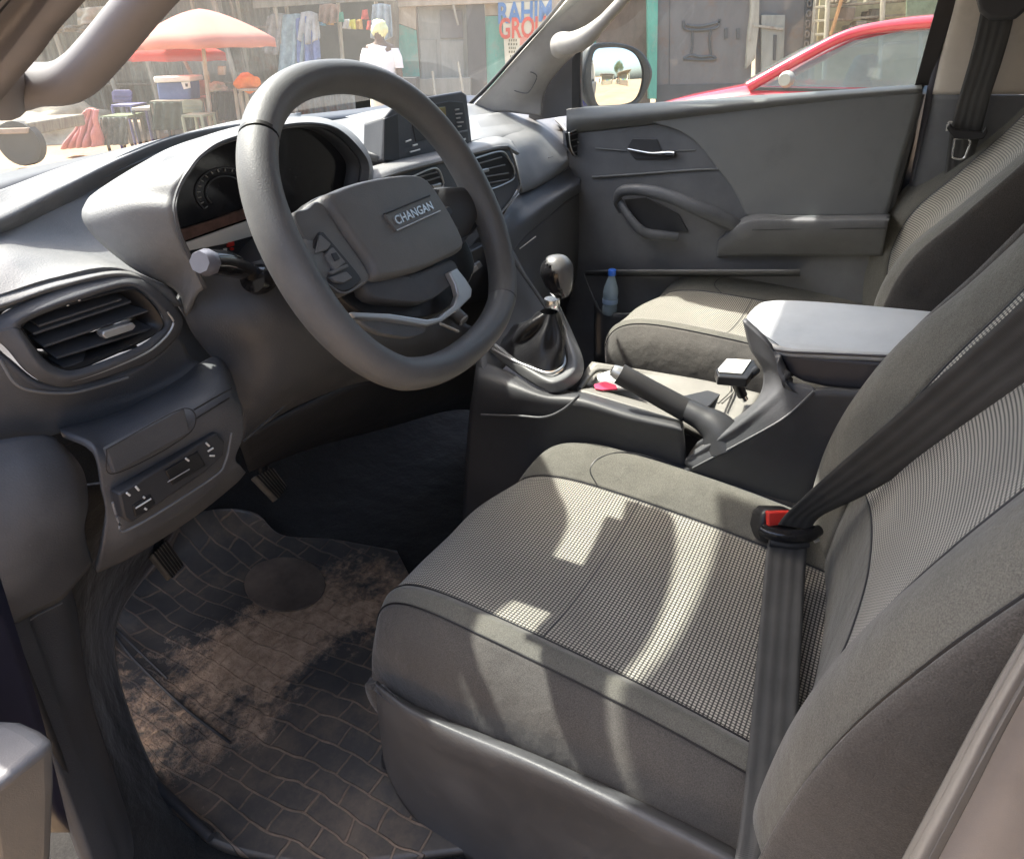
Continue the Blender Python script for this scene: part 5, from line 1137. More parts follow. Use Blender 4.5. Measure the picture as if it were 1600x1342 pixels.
# floor mat
fm = patch('rubber_mat', [PP(l) for l in (
    [(215, 862, 'Z', .50), (280, 812, 'Z', .50), (345, 795, 'Z', .48), (400, 802, 'Z', .44), (440, 835, 'Z', .42), (520, 842, 'Z', .41), (620, 860, 'Z', .41)],
    [(150, 920, 'Z', .47), (235, 905, 'Z', .43), (320, 880, 'Z', .42), (400, 870, 'Z', .412), (460, 880, 'Z', .41), (540, 890, 'Z', .41), (640, 900, 'Z', .41)],
    [(165, 960, 'Z', .46), (240, 965, 'Z', .42), (330, 950, 'Z', .412), (410, 940, 'Z', .41), (480, 940, 'Z', .41), (560, 945, 'Z', .41), (660, 950, 'Z', .41)],
    [(139, 1035, 'Z', .45), (215, 1040, 'Z', .42), (310, 1020, 'Z', .41), (400, 1005, 'Z', .41), (480, 1000, 'Z', .41), (580, 1000, 'Z', .41), (680, 1000, 'Z', .41)],
    [(137, 1090, 'Z', .44), (200, 1105, 'Z', .42), (290, 1100, 'Z', .41), (390, 1090, 'Z', .41), (480, 1080, 'Z', .41), (590, 1075, 'Z', .41), (700, 1070, 'Z', .41)],
    [(172, 1155, 'Z', .43), (240, 1175, 'Z', .42), (320, 1180, 'Z', .41), (410, 1180, 'Z', .41), (500, 1170, 'Z', .41), (610, 1160, 'Z', .41), (720, 1150, 'Z', .41)],
    [(232, 1215, 'Z', .43), (290, 1240, 'Z', .415), (370, 1255, 'Z', .41), (450, 1260, 'Z', .41), (540, 1250, 'Z', .41), (640, 1240, 'Z', .41), (740, 1230, 'Z', .41)],
    [(330, 1310, 'Z', .42), (390, 1330, 'Z', .412), (460, 1345, 'Z', .41), (530, 1350, 'Z', .41), (620, 1340, 'Z', .41), (700, 1330, 'Z', .41), (780, 1320, 'Z', .41)])],
    M['mat'], None, .012, 90, 100, arc=False)
fm.name = 'floor_mat'; tag(fm, 'black ribbed rubber floor mat strewn with dry red soil in the driver footwell', 'floor mat')
wire('mat_rim', PP([(142, 905, 'Z', .485), (152, 922, 'Z', .475), (166, 955, 'Z', .465), (163, 985, 'Z', .463), (143, 1030, 'Z', .455), (138, 1085, 'Z', .448), (172, 1152, 'Z', .436), (232, 1213, 'Z', .435), (330, 1308, 'Z', .425)]), .006, M['dark'], fm, 80, ns=10)
wire('mat_ridge', PP([(172, 982, 'Z', .446), (205, 1025, 'Z', .435), (255, 1075, 'Z', .425), (300, 1115, 'Z', .415), (360, 1160, 'Z', .414)]), .0022, M['dark'], fm, 60, ns=8)
wire('mat_ridge', PP([(180, 980, 'Z', .446), (215, 1015, 'Z', .436), (262, 1060, 'Z', .425)]), .0018, M['dark'], fm, 60, ns=8)
hp_ = [P(445+75*math.cos(a*PI/12)*.85, 912+42*math.sin(a*PI/12), 'Z', .4135) for a in range(24)]
prism('heel_pad', hp_, (0, 0, -.004), simple('dusty_heel_rubber', (.15, .115, .09), .8, var=.45, scale=14), fm, .001)
# ================================================================== THE STREET
def OH(u, v, h): return P(u, v, 'H', h)
def opoly(name, px, h, th, mat, parent=None, bev=.004, sm=0):
    return prism(name, [OH(u, v, h) for u, v in px], FH*th, mat, parent, bev, sm)
def gpt(u, h, z=0):
    W = h*math.cos(PITCH)+(CAM.z-z)*math.sin(PITCH)
    p = CAM+FH*h+VR*((u-800)/FPX*W); p.z = z; return p
def ostick(name, a, b, h, r, mat, parent=None, h2=None):
    A, Bq = OH(*a, h), OH(*b, h2 or h); return tube(name, [A, A.lerp(Bq, .5), Bq], [r, r*.9], mat, parent, 6, 8)
def post(name, u, h, z0, z1, r, mat, parent=None, lean=0):
    a = gpt(u, h, z0); a.z = z0; b = a.copy(); b.z = z1; b += VR*lean
    return tube(name, [a, b], [r, r*.85], mat, parent, 4, 8)
def lbox(name, c, s, mat, parent=None, bev=.01, turn=0):
    F_ = FC @ Matrix.Rotation(turn, 3, 'Z'); return box(name, c, s, mat, parent, frame=F_, bevel=bev)
m_grd, nt, b = newmat('sandy_ground')
n1 = N(nt, 'ShaderNodeTexNoise', Scale=.35, Detail=9.0, Roughness=.7); L(nt, coords(nt), n1.inputs[0])
n2 = N(nt, 'ShaderNodeTexNoise', Scale=14.0, Detail=8.0, Roughness=.75); L(nt, coords(nt), n2.inputs[0])
n3 = N(nt, 'ShaderNodeTexVoronoi', Scale=9.0); L(nt, coords(nt), n3.inputs[0])
c1 = ramp(nt, n1.outputs[0], [(.3, (.25, .17, .10)), (.7, (.36, .27, .18))])
c2 = ramp(nt, n2.outputs[0], [(.3, (.75, .75, .75)), (.7, (1.15, 1.12, 1.08))])
mu = N(nt, 'ShaderNodeMix', data_type='RGBA', blend_type='MULTIPLY'); mu.inputs[0].default_value = 1; L(nt, c1, mu.inputs[6]); L(nt, c2, mu.inputs[7])
L(nt, mu.outputs[2], b.inputs['Base Color']); b.inputs['Roughness'].default_value = .95
bump(nt, b, n2.outputs[0], .6, .03)
g = []
for i in range(61):
    r = []
    for j in range(61):
        x = (i/60*2-1); y = (j/60*2-1)
        X = math.copysign(abs(x)**2.2, x)*300; Y = math.copysign(abs(y)**2.2, y)*300
        d = math.hypot(X, Y)
        z = -.012+(.05*noise.noise(Vector((X*.25, Y*.25, 0)))+.03*noise.noise(Vector((X, Y, 3)))) * (0 if d < 3 else min(1, (d-3)/4))
        r.append(Vector((X, Y, z)))
    g.append(r)
gr = link('ground', grid_mesh(g, None), m_grd); tag(gr, kind='structure')
M['tin'] = streaky('weathered_tin', (.27, .27, .22), (.15, .145, .115), 2.2, 5, .75, (.20, .13, .08))
M['plank'] = streaky('weathered_plank', (.24, .21, .16), (.12, .10, .075), 3, 9, .9)
M['polew'] = streaky('pale_pole', (.42, .39, .31), (.25, .22, .17), 5, 6, .9)
M['darkin'] = simple('unlit_stall_dark', (.06, .062, .05), .95, var=.5, scale=2)  # near-black tone painted for the unlit stall interior
M['teal'] = streaky('teal_wall_paint', (.13, .40, .31), (.10, .31, .25), 2, 3, .85, (.22, .33, .27))
M['creamw'] = streaky('cream_wall_paint', (.50, .42, .32), (.38, .31, .23), 2, 3, .9)
M['mud'] = streaky('brown_mud_wall', (.17, .13, .10), (.10, .078, .06), 2.5, 2, .95)
M['steel'] = streaky('grey_painted_steel', (.155, .15, .15), (.125, .12, .12), 1.6, 2, .6, (.16, .12, .10))
M['steeld'] = streaky('dark_painted_steel', (.085, .088, .092), (.065, .067, .07), 2, 2, .6)
M['zinc'] = streaky('pale_zinc_sheet', (.30, .30, .27), (.22, .22, .195), 1.4, 4, .6)
M['peel'] = streaky('peeling_paint', (.42, .40, .34), (.28, .26, .22), 3, 3, .9, (.24, .17, .13))
def cloth(name, col, var=.3): return simple(name, col, .95, 0, .1, var, 8)
def drape(name, top, bot, h, mat, parent=None, amp=.05, n=26, m_=18, folds=5, seed=0, th=.01):
    """cloth hung from a top line to a bottom line, folded in depth"""
    T = [OH(u, v, h) for u, v in top]; B = [OH(u, v, h) for u, v in bot]
    T = spline(T, n); B = spline(B, n); g = []
    for i in range(m_):
        t = i/(m_-1); g.append([a.lerp(b_, t)+FH*(amp*math.sin(j/n*folds*2*PI+seed+t*1.2)*(.25+t)+amp*.7*noise.noise(Vector((j*.3, t*3, seed)))) for j, (a, b_) in enumerate(zip(T, B))])
    o = link(name, grid_mesh(g), mat, parent); s = o.modifiers.new('t', 'SOLIDIFY'); s.thickness = th; s.offset = 0; return o
def corrug(name, u0, u1, z0, z1, h, mat, parent=None, pitch=.09, amp=.014, lean=0):
    a, b_ = gpt(u0, h, z0), gpt(u1, h, z0); W = (b_-a).length; n = int(W/pitch*8); g = []
    for z in (z0, (z0+z1)/2, z1):
        g.append([a.lerp(b_, i/n)+Vector((0, 0, z-z0))+FH*(amp*math.sin(i*PI/4)) for i in range(n+1)])
    o = link(name, grid_mesh(g), mat, parent); s = o.modifiers.new('t', 'SOLIDIFY'); s.thickness = .004; return o
# ---- tin and plank shed along the left
sh = empty('market_shed', gpt(250, 12.2, 0), 'long shabby shed of weathered tin sheets and leaning poles behind the parasols', 'shed')
us = [-260, -150, -60, 30, 95, 170, 232, 300, 372, 440]
for i, (a, b_) in enumerate(zip(us, us[1:])):
    corrug('tin_sheet', a-6, b_+6, -.05+.1*(i % 3), 2.5+.25*(i % 2), 12.3+.05*(i % 3), [M['tin'], M['plank'], M['zinc']][(i*2) % 3 if i % 2 else 0], sh, .11+.03*(i % 2), .016)
for i, u in enumerate([-180, -90, -10, 62, 92, 140, 176, 205, 262, 288, 340, 392, 404, 470]):
    post('leaning_pole', u, 12.05-.08*(i % 3), -.05, 2.7, .030+.008*(i % 3), M['polew'] if i % 3 else M['plank'], sh, lean=(-1)**i*.12*(i % 4)/2-.15)
for z in (.75, 1.55, 2.15):
    a, b_ = gpt(-260, 11.98, z), gpt(430, 11.98, z); tube('rail', [a, a.lerp(b_, .5)+Vector((0, 0, -.03)), b_], [.022, .02], M['plank'], sh, 10, 8)
# sagging roof sheets over the shed
for i, (u0, u1) in enumerate(((-260, -20), (-30, 170), (160, 330), (320, 480))):
    A, Bq, C_, D_ = gpt(u0, 11.2, 2.28+.06*(i % 2)), gpt(u1, 11.2, 2.34-.05*(i % 2)), gpt(u1, 14.6, 2.95), gpt(u0, 14.6, 2.9)
    g = [[A.lerp(Bq, j/24).lerp(D_.lerp(C_, j/24), k/8)+Vector((0, 0, .03*math.sin(j*1.6)-.09*math.sin(k/8*PI))) for j in range(25)] for k in range(9)]
    o = link('roof_sheet', grid_mesh(g), M['tin'] if i % 2 else M['zinc'], sh); s = o.modifiers.new('t', 'SOLIDIFY'); s.thickness = .01
drape('awning_cloth', [(120, 14), (180, 10), (250, 16)], [(118, 40), (185, 34), (252, 42)], 11.1, cloth('faded_awning', (.34, .31, .25)), sh, .05)
drape('hanging_thatch', [(55, 36), (110, 40), (165, 38)], [(50, 60), (112, 50), (168, 64)], 11.3, M['plank'], sh, .06, seed=2)
# ---- clothes stall, dark open front
cs = empty('clothes_stall', gpt(520, 12.5, 0), 'dark open-fronted stall hung with second-hand clothes left of the teal pillar', 'stall')
opoly('dark_backing', [(395, -60), (612, -60), (612, 190), (395, 190)], 13.4, .05, M['darkin'], cs)  # dark sheet standing for the shade inside the stall
opoly('side_wall', [(600, -60), (618, -60), (618, 170), (600, 170)], 12.6, .9, M['plank'], cs)
for u in (400, 470, 545, 600): post('stall_post', u, 12.2, -.05, 2.6, .035, M['polew'], cs, .05)
a, b_ = gpt(395, 12.1, 2.12), gpt(612, 12.1, 2.16); tube('hanging_rail', [a, b_], [.025, .025], M['plank'], cs, 4, 8)
opoly('front_fascia', [(395, -60), (618, -60), (618, 2), (560, 3), (480, 8), (395, 14)], 11.9, .05, M['tin'], cs)
corrug('low_front_sheet', 398, 560, -.05, .62, 12.0, M['tin'], cs)
cl = [('grey_shirt', [(418, 26), (428, 22), (446, 22), (452, 30)], [(408, 80), (424, 86), (440, 84), (446, 76)], (.30, .29, .26)),
      ('jeans', [(442, 24), (460, 22), (480, 22)], [(432, 118), (452, 128), (476, 96)], (.30, .40, .42)),
      ('blue_dress', [(462, 30), (480, 26), (496, 28)], [(464, 96), (480, 106), (500, 92)], (.16, .22, .42)),
      ('white_shirt', [(470, 20), (484, 18), (496, 22)], [(466, 62), (480, 70), (500, 60)], (.45, .46, .45)),
      ('pale_dress', [(582, 8), (594, 6), (610, 8)], [(580, 60), (596, 66), (614, 58)], (.33, .38, .40)),
      ('brown_shirt', [(500, 8), (516, 6), (530, 8)], [(498, 34), (514, 38), (530, 34)], (.28, .2, .15))]
for i, (nm, t, b__, c_) in enumerate(cl):
    o = drape('hanging_'+nm, t, b__, 11.95-.03*i, cloth('cloth_'+nm, c_), None, .05, 18, 14, 3, i)
    tag(o, {'grey_shirt': 'pale grey shirt hanging on the stall just above the steering wheel rim', 'jeans': 'long light blue jeans hanging on the clothes stall', 'blue_dress': 'deeper blue garment hanging in front of the light jeans', 'white_shirt': 'short white shirt hanging above the blue garment', 'pale_dress': 'pale blue dress hanging behind the person with the yellow headscarf', 'brown_shirt': 'brown folded shirt hanging high in the clothes stall'}[nm], 'clothes', 'clothes hanging at the stall')
random.seed(3)
for i in range(9):
    u = 500+i*9.5+random.uniform(-2, 2); v = 20+random.uniform(-4, 14)
    c_ = random.choice([(.55, .1, .08), (.6, .55, .1), (.1, .3, .45), (.5, .5, .48), (.5, .3, .1), (.1, .35, .25)])
    o = drape('small_garment', [(u, v), (u+8, v-1)], [(u-2, v+14), (u+10, v+15)], 11.9-.02*(i % 2), cloth('small_cloth', c_), None, .03, 8, 8, 1, i)
    tag(o, 'small bright garment in the row hanging under the clothes stall roof', 'clothes', 'small garments in a row under the stall roof')
# ---- teal building with steel doors
tb = empty('teal_building', gpt(700, 14, 0), 'teal and cream painted shop front with tall grey steel doors behind the windshield', 'shop')
opoly('pillar', [(614, 35), (650, 48), (658, 152), (622, 152)], 13.0, .35, M['teal'], tb)
opoly('pillar_top', [(612, -70), (648, -70), (650, 47), (614, 34)], 12.99, .37, M['creamw'], tb)
opoly('lintel', [(598, -70), (830, -70), (830, 4), (760, 6), (600, 12)], 12.9, .3, M['creamw'], tb)
opoly('wall', [(758, 26), (960, 20), (960, 170), (762, 170)], 13.05, .3, M['teal'], tb)
opoly('wall_top', [(756, -70), (1016, -70), (1016, 19), (758, 25)], 13.06, .3, M['creamw'], tb)
opoly('wall_end', [(930, -60), (1014, -60), (1016, 170), (934, 170)], 12.95, .3, M['mud'], tb)
d1 = opoly('steel_door', [(650, 10), (728, 8), (734, 165), (655, 165)], 13.1, .06, M['zinc'], tb)
opoly('door_panel', [(656, 62), (682, 62), (684, 150), (660, 150)], 13.07, .03, M['zinc'], d1)
opoly('door_panel', [(688, 16), (722, 16), (724, 60), (688, 61)], 13.07, .03, M['steel'], d1)
opoly('door_panel', [(688, 64), (724, 64), (727, 150), (690, 150)], 13.07, .03, M['zinc'], d1)
opoly('steel_door', [(728, 6), (757, 5), (762, 165), (733, 165)], 13.0, .06, M['steeld'], tb)
opoly('door_frame', [(645, 10), (652, 10), (658, 165), (651, 165)], 13.05, .08, M['mud'], tb)
ostick('door_bar', (708, 8), (716, 40), 12.9, .02, M['polew'], tb)
ostick('leaning_stick', (676, 112), (682, 170), 12.6, .022, M['polew'], tb, 12.3)
ostick('leaning_stick', (716, 98), (728, 170), 12.6, .022, M['polew'], tb, 12.3)
opoly('low_counter', [(600, 122), (650, 122), (650, 190), (600, 190)], 12.2, .5, M['steeld'], tb)
opoly('low_counter', [(650, 124), (735, 122), (735, 190), (650, 190)], 12.7, .3, M['zinc'], tb)
# sign
sg = opoly('shop_sign', [(784, 6), (858, 2), (860, 112), (790, 114)], 12.85, .04, simple('cream_sign_board', (.62, .58, .44), .8, var=.1), None, .004)
tag(sg, 'hand-painted cream sign board reading RAHIM GROUP beside the far windshield pillar', 'sign')
fs = frame3((OH(858, 2, 12.8)-OH(784, 6, 12.8)).normalized(), (0, 0, 1), -FH)
mb = simple('sign_blue_paint', (.06, .19, .42), .8); mr = simple('sign_red_paint', (.60, .08, .05), .8); mk = simple('sign_dark_paint', (.14, .14, .08), .8)
text('lettering', 'RAHIM', .42, fs, OH(820, 21, 12.84), mb, sg, .006, sx=.72, bold=.012)
text('lettering', 'GROUP', .42, fs, OH(823, 45, 12.84), mr, sg, .006, sx=.66, bold=.010)
for k, (u, v, w_) in enumerate(((795, 62, 14), (794, 68, 16), (795, 74, 12), (795, 80, 15), (797, 87, 10))):
    for q in range(4): opoly('small_writing', [(u+q*w_/4, v), (u+q*w_/4+w_/7, v-.6), (u+q*w_/4+w_/7, v+3.2), (u+q*w_/4, v+3.6)], 12.845, .01, mk, sg, 0)
opoly('red_block', [(813, 58), (832, 56), (830, 66), (812, 72)], 12.845, .01, simple('faded_red_block', (.62, .26, .20), .8), sg, 0)
# teal strip + big grey gate
tp_ = opoly('teal_pillar', [(1011, -70), (1029, -70), (1026, 155), (1014, 155)], 12.8, .3, M['teal'], None)
tag(tp_, 'narrow teal painted pillar between the brown wall and the grey gate', 'pillar')
gt = empty('steel_gate', gpt(1110, 14, 0), 'broad dull grey steel gate with raised stool-shaped ornament beyond the door window', 'gate')
opoly('gate_leaf', [(1029, -70), (1180, -70), (1172, 170), (1025, 170)], 12.9, .06, M['steel'], gt)
def orn(px): 
    q = [OH(u, v, 12.89) for u, v in px]; return wire('ornament', q, .022, M['steeld'], gt, max(6, len(px)*10), ns=6)
orn([(1068, 34), (1070, 46), (1094, 48), (1120, 44), (1125, 30)]); orn([(1072, 40), (1094, 42), (1122, 36)])
orn([(1081, 48), (1082, 68), (1080, 84)]); orn([(1110, 48), (1109, 68), (1111, 86)])
orn([(1068, 92), (1080, 87), (1094, 90), (1110, 88), (1119, 92)]); orn([(1068, 93), (1094, 94), (1119, 93)])
for u in (1135, 1154): opoly('gate_handle', [(u-3, 46), (u+2, 44), (u+3, 60), (u-3, 62)], 12.87, .03, M['steeld'], gt)
for u in (1046,): opoly('gate_seam', [(u, -70), (u+1.5, -70), (u+.5, 170), (u-1, 170)], 12.89, .02, M['steeld'], gt, 0)
opoly('gate_foot', [(1025, 133), (1166, 131), (1166, 170), (1025, 170)], 12.88, .03, M['steeld'], gt, 0)
g2 = empty('steel_gate', gpt(1225, 14, 0), 'smaller patched gate with pale peeling posts right of the broad grey gate', 'gate')
opoly('peeling_post', [(1174, -70), (1188, -70), (1186, 40), (1180, 92), (1166, 108), (1170, 50), (1174, 20)], 12.8, .12, M['peel'], g2)
opoly('pale_panel', [(1190, 24), (1227, 24), (1222, 150), (1190, 150)], 12.82, .05, M['zinc'], g2)
opoly('panel_slot', [(1209, 55), (1214, 55), (1212, 95), (1208, 95)], 12.80, .03, M['steeld'], g2, 0)
opoly('panel_bar', [(1176, 38), (1224, 44), (1224, 48), (1176, 42)], 12.79, .04, M['peel'], g2, 0)
opoly('dark_leaf', [(1184, -70), (1262, -70), (1254, 160), (1180, 160)], 12.92, .05, M['steel'], g2)
opoly('patterned_edge', [(1262, -70), (1282, -70), (1272, 160), (1252, 160)], 12.88, .06, M['steeld'], g2)
for k in range(7):
    v = -10+k*16; lp_ = [(1266+3*math.cos(a*PI/4)-k*1.2, v+5*math.sin(a*PI/4)) for a in range(9)]
    wire('scroll', [OH(u, vv, 12.86) for u, vv in lp_], .015, M['steel'], g2, 20, ns=6)
opoly('gate_post', [(1280, -70), (1293, -70), (1276, 160), (1264, 160)], 12.7, .12, M['peel'], g2)
# timber rack with cloth at the right
rk = empty('timber_rack', gpt(1370, 9, 0), 'rough timber rack of shelves under beige sheeting above the red car', 'rack')
opoly('beige_sheet', [(1288, -90), (1500, -90), (1490, 160), (1270, 160)], 12.6, .04, cloth('beige_sheeting', (.40, .34, .20)), rk)
for v in (8, 30, 52, 74): opoly('shelf', [(1293, v), (1440, v-10), (1442, v-7), (1293, v+4)], 11.9, .5, M['plank'], rk)
ostick('rack_brace', (1324, -30), (1298, 56), 11.8, .03, simple('orange_wood', (.42, .22, .09), .8), rk)
for u in (1292, 1378, 1440): ostick('rack_post', (u+6, -80), (u-6, 150), 11.85, .04, M['polew'], rk)
opoly('green_net', [(1420, -90), (1520, -90), (1510, 60), (1416, 40)], 11.7, .03, cloth('green_netting', (.14, .19, .13)), rk)
random.seed(5)
for k in range(16):
    u = 1300+random.uniform(0, 70); v = random.choice([4, 26, 48])-random.uniform(1, 6)
    c_ = OH(u, v, 12.0+random.uniform(-.1, .2))
    o = lbox('crate', c_, (random.uniform(.12, .3), .2, random.uniform(.08, .2)), M['plank'] if k % 2 else M['mud'], rk, .02, random.uniform(-.4, .4)); o.name = 'stacked_timber'
# low litter at the gate
lt_ = []
random.seed(8)
bm = bmesh.new()
for k in range(90):
    p = gpt(random.uniform(985, 1060), random.uniform(11.2, 12.6), 0.02); r = random.uniform(.03, .12)
    bmesh.ops.create_icosphere(bm, subdivisions=1, radius=r, matrix=Matrix.Translation(p+Vector((0, 0, r*.3))) @ Euler((random.random()*6, random.random()*6, 0)).to_matrix().to_4x4() @ Matrix.Diagonal((1, .7, .6, 1)))
me = bpy.data.meshes.new('m'); bm.to_mesh(me); bm.free()
o = link('rubble', me, simple('rubble_stones', (.30, .24, .18), .95, var=.6, scale=3), None, False); tag(o, 'loose stones and litter scattered at the foot of the grey gate', 'rubble', kind='stuff')
# ---- parasols
def parasol(name_l, apex, rim, h, r, col, z_drop, lab, pole_to, under):
    e = empty('parasol', gpt(pole_to[0], h, 0), lab, 'parasol', 'parasols over the stalls')
    A = OH(*apex, h); n = 8; tilt = Euler((0, 0, 0)).to_matrix()
    g = []
    for i in range(9):
        t = i/8; rr = []
        for j in range(48):
            a = 2*PI*j/48; k = (a*n/(2*PI)) % 1
            sc = 1-.075*math.sin(k*PI)*t
            zz = -z_drop*(t**1.45)+.05*math.sin(k*PI)*t*r*.25
            rr.append(A+VR*(math.cos(a+.25)*r*t*sc)+FH*(math.sin(a+.25)*r*t*sc)+Vector((0, 0, zz))+VR*(0)+Vector((0, 0, rim*math.cos(a)*t)))
        g.append(rr)
    last = g[-1]; g.append([p+Vector((0, 0, -.10)) for p in last])
    me = grid_mesh(g, False, True); bm = bmesh.new(); bm.from_mesh(me); bmesh.ops.remove_doubles(bm, verts=bm.verts[:], dist=1e-5); bm.to_mesh(me); bm.free()
    mt, nt, b = newmat('parasol_cloth'); b.inputs['Base Color'].default_value = (*col, 1); b.inputs['Roughness'].default_value = .9
    tl = N(nt, 'ShaderNodeBsdfTranslucent', Color=(*under, 1)); ms = N(nt, 'ShaderNodeMixShader', Fac=.45)
    nz = N(nt, 'ShaderNodeTexNoise', Scale=3.0, Detail=5.0); L(nt, coords(nt), nz.inputs[0])
    L(nt, ramp(nt, nz.outputs[0], [(.3, tuple(x*.85 for x in col)), (.7, col)]), b.inputs['Base Color'])
    L(nt, b.outputs[0], ms.inputs[1]); L(nt, tl.outputs[0], ms.inputs[2]); L(nt, ms.outputs[0], nt.nodes['Material Output'].inputs[0])
    cn = link('canopy', me, mt, e); s = cn.modifiers.new('t', 'SOLIDIFY'); s.thickness = .006
    for j in range(n):
        a = 2*PI*j/n+.25; tube('rib', [A+Vector((0, 0, -.03)), A+(VR*math.cos(a)+FH*math.sin(a))*r*.5+Vector((0, 0, -z_drop*.37-.02)), A+(VR*math.cos(a)+FH*math.sin(a))*r*.97+Vector((0, 0, -z_drop*.98))], [.009, .009], M['polew'], e, 8, 6)
    b2 = gpt(pole_to[0], h, 0); tube('pole', [A, OH(*pole_to, h), OH(*pole_to, h)+(OH(*pole_to, h)-A)*1.0], [.024, .024, .024], M['polew'], e, 10, 10)
    return e
parasol('a', (312, 15), .02, 9.6, .84, (.66, .33, .27), .34, 'large faded pink market parasol standing over the blue cool box', (322, 120), (.85, .42, .30))
parasol('b', (268, 56), .0, 10.6, .66, (.55, .09, .07), .22, 'lower bright red parasol half hidden beneath the pink one', (306, 130), (.8, .12, .08))
# ---- goods in front of the shed
ck_ = empty('cool_box', gpt(270, 9.9, .6), 'blue cool box with white lid on a stand under the pink parasol', 'cool box')
opoly('box_body', [(243, 128), (296, 126), (298, 158), (248, 160)], 9.9, .34, simple('blue_cool_box', (.10, .15, .30), .5), ck_, .03)
opoly('lid', [(239, 120), (297, 119), (298, 128), (240, 130)], 9.86, .42, M['white'], ck_, .02)
opoly('sticker', [(283, 129), (296, 128), (297, 138), (287, 140)], 9.88, .02, M['white'], ck_, 0)
opoly('sticker_mark', [(289, 131), (293, 131), (293, 136), (290, 136)], 9.87, .02, M['steeld'], ck_, 0)
def table(lab, u0, u1, v, h, d, mt, grp='tables and stands in front of the shed', cl=None, leg=None):
    e = empty('market_table', gpt((u0+u1)/2, h, 0), lab, 'table', grp)
    opoly('table_top', [(u0, v), (u1, v-1), (u1, v+4), (u0, v+5)], h, d, mt, e, .006)
    za = OH(u0, v+5, h).z
    for u in (u0+3, u1-3):
        for k in (0, d-.06):
            p = OH(u, v+4, h)+FH*k; q = p.copy(); q.z = 0; tube('leg', [p, q], [.022, .02], leg or M['plank'], e, 3, 8)
    if cl: drape('table_cloth', [(u0, v+2), (u1, v+1)], [(u0, v+46), (u1, v+44)], h-.02, cl, e, .03, 30, 14, 5)
    return e
table('dark cloth-covered stand carrying the blue cool box', 234, 304, 158, 9.7, .5, M['plank'], cl=cloth('dark_green_cloth', (.07, .085, .07)))
table('small pale-topped table with thin legs left of the cool box', 205, 236, 169, 9.7, .5, simple('pale_table_top', (.45, .40, .34), .7), leg=M['steeld'])
table('low bench with a dirty green cover beside the pink cloth', 156, 200, 182, 9.5, .45, cloth('green_cover', (.16, .19, .12)), cl=cloth('mottled_cover', (.14, .15, .13), .6))
table('dark box-shaped stand right of the green chair', 330, 372, 143, 10.0, .5, M['steeld'], cl=cloth('black_cloth', (.05, .055, .055)))
def chair(lab, u0, u1, vt, vs, vb, h, mt, arch=None):
    e = empty('chair', gpt((u0+u1)/2, h, 0), lab, 'chair', 'chairs among the stalls')
    opoly('backrest', [(u0, vt+4), (u0+4, vt), (u1-4, vt), (u1, vt+4), (u1-1, vs-4), (u0+2, vs-3)], h+.36, .03, mt, e, .006)
    opoly('seat', [(u0-1, vs), (u1+1, vs), (u1, vs+4), (u0, vs+4)], h, .42, mt, e, .006)
    for u in (u0+1, u1-1):
        for k in (0, .38):
            p = OH(u, vs+3, h)+FH*k; q = p.copy(); q.z = 0; tube('leg', [p, q], [.02, .018], mt, e, 3, 8)
    for v in (vt+8, vt+14): opoly('slat', [(u0+2, v), (u1-2, v), (u1-2, v+1.5), (u0+2, v+1.5)], h+.34, .02, mt, e, 0)
    return e
chair('pale green wooden chair with slatted back in front of the cool box stand', 284, 316, 156, 180, 205, 9.2, simple('pale_green_wood', (.26, .28, .20), .8))
chair('blue-purple plastic chair behind the small pale table', 174, 206, 141, 164, 200, 10.0, simple('purple_plastic', (.12, .12, .26), .6))
chair('faded pink chair standing right beside the cool box', 301, 327, 126, 152, 180, 10.2, simple('faded_pink_plastic', (.45, .25, .21), .7))
pkc = drape('pink_cloth', [(132, 176), (140, 170), (152, 172)], [(100, 232), (128, 230), (154, 229)], 9.3, cloth('pink_cloth', (.62, .26, .24), .2), None, .10, 40, 26, 5, 1, .02)
tag(pkc, 'bright pink cloth draped to the ground left of the green bench', 'cloth')
def blob(name, u, v, h, s, mt, lab, cat, grp=None, seed=0, amp=.35):
    bm = bmesh.new(); bmesh.ops.create_icosphere(bm, subdivisions=4, radius=1)
    for vv in bm.verts:
        k = 1+amp*noise.noise(vv.co*1.6+Vector((seed, 0, 0)))+.12*noise.noise(vv.co*5+Vector((seed, 4, 0))); vv.co *= k
    c_ = OH(u, v, h)
    bmesh.ops.transform(bm, matrix=Matrix.Translation(c_) @ FC.to_4x4() @ Matrix.Diagonal((*s, 1)), verts=bm.verts[:])
    me = bpy.data.meshes.new('m'); bm.to_mesh(me); bm.free(); o = link(name, me, mt); tag(o, lab, cat, grp); return o
blob('cloth_bundle', 386, 130, 9.9, (.15, .12, .11), cloth('orange_cloth', (.80, .24, .07), .15), 'orange cloth bundle resting on a pale stand left of the steering wheel rim', 'bundle', seed=4)
ps_ = empty('display_stand', gpt(388, 9.9, 0), 'pale thin-legged stand holding up the orange bundle', 'stand')
for u in (380, 388, 396): post('stand_leg', u, 9.9, -.02, OH(388, 138, 9.9).z, .03, M['polew'], ps_, .03)
opoly('stand_top', [(374, 139), (402, 139), (402, 143), (374, 143)], 9.7, .4, M['polew'], ps_)
blob('sand_heap', 84, 205, 11.2, (1.0, .8, .50), simple('pale_rubble_heap', (.46, .40, .29), .95, var=.35, scale=5), 'pale heap of rubble and sacking left of the pink cloth', 'heap', seed=9, amp=.5)
blob('cloth_bag', 340, 138, 10.1, (.13, .12, .08), cloth('pale_bag', (.38, .37, .31)), 'pale lumpy bag lying on the dark stand', 'bag', seed=6)
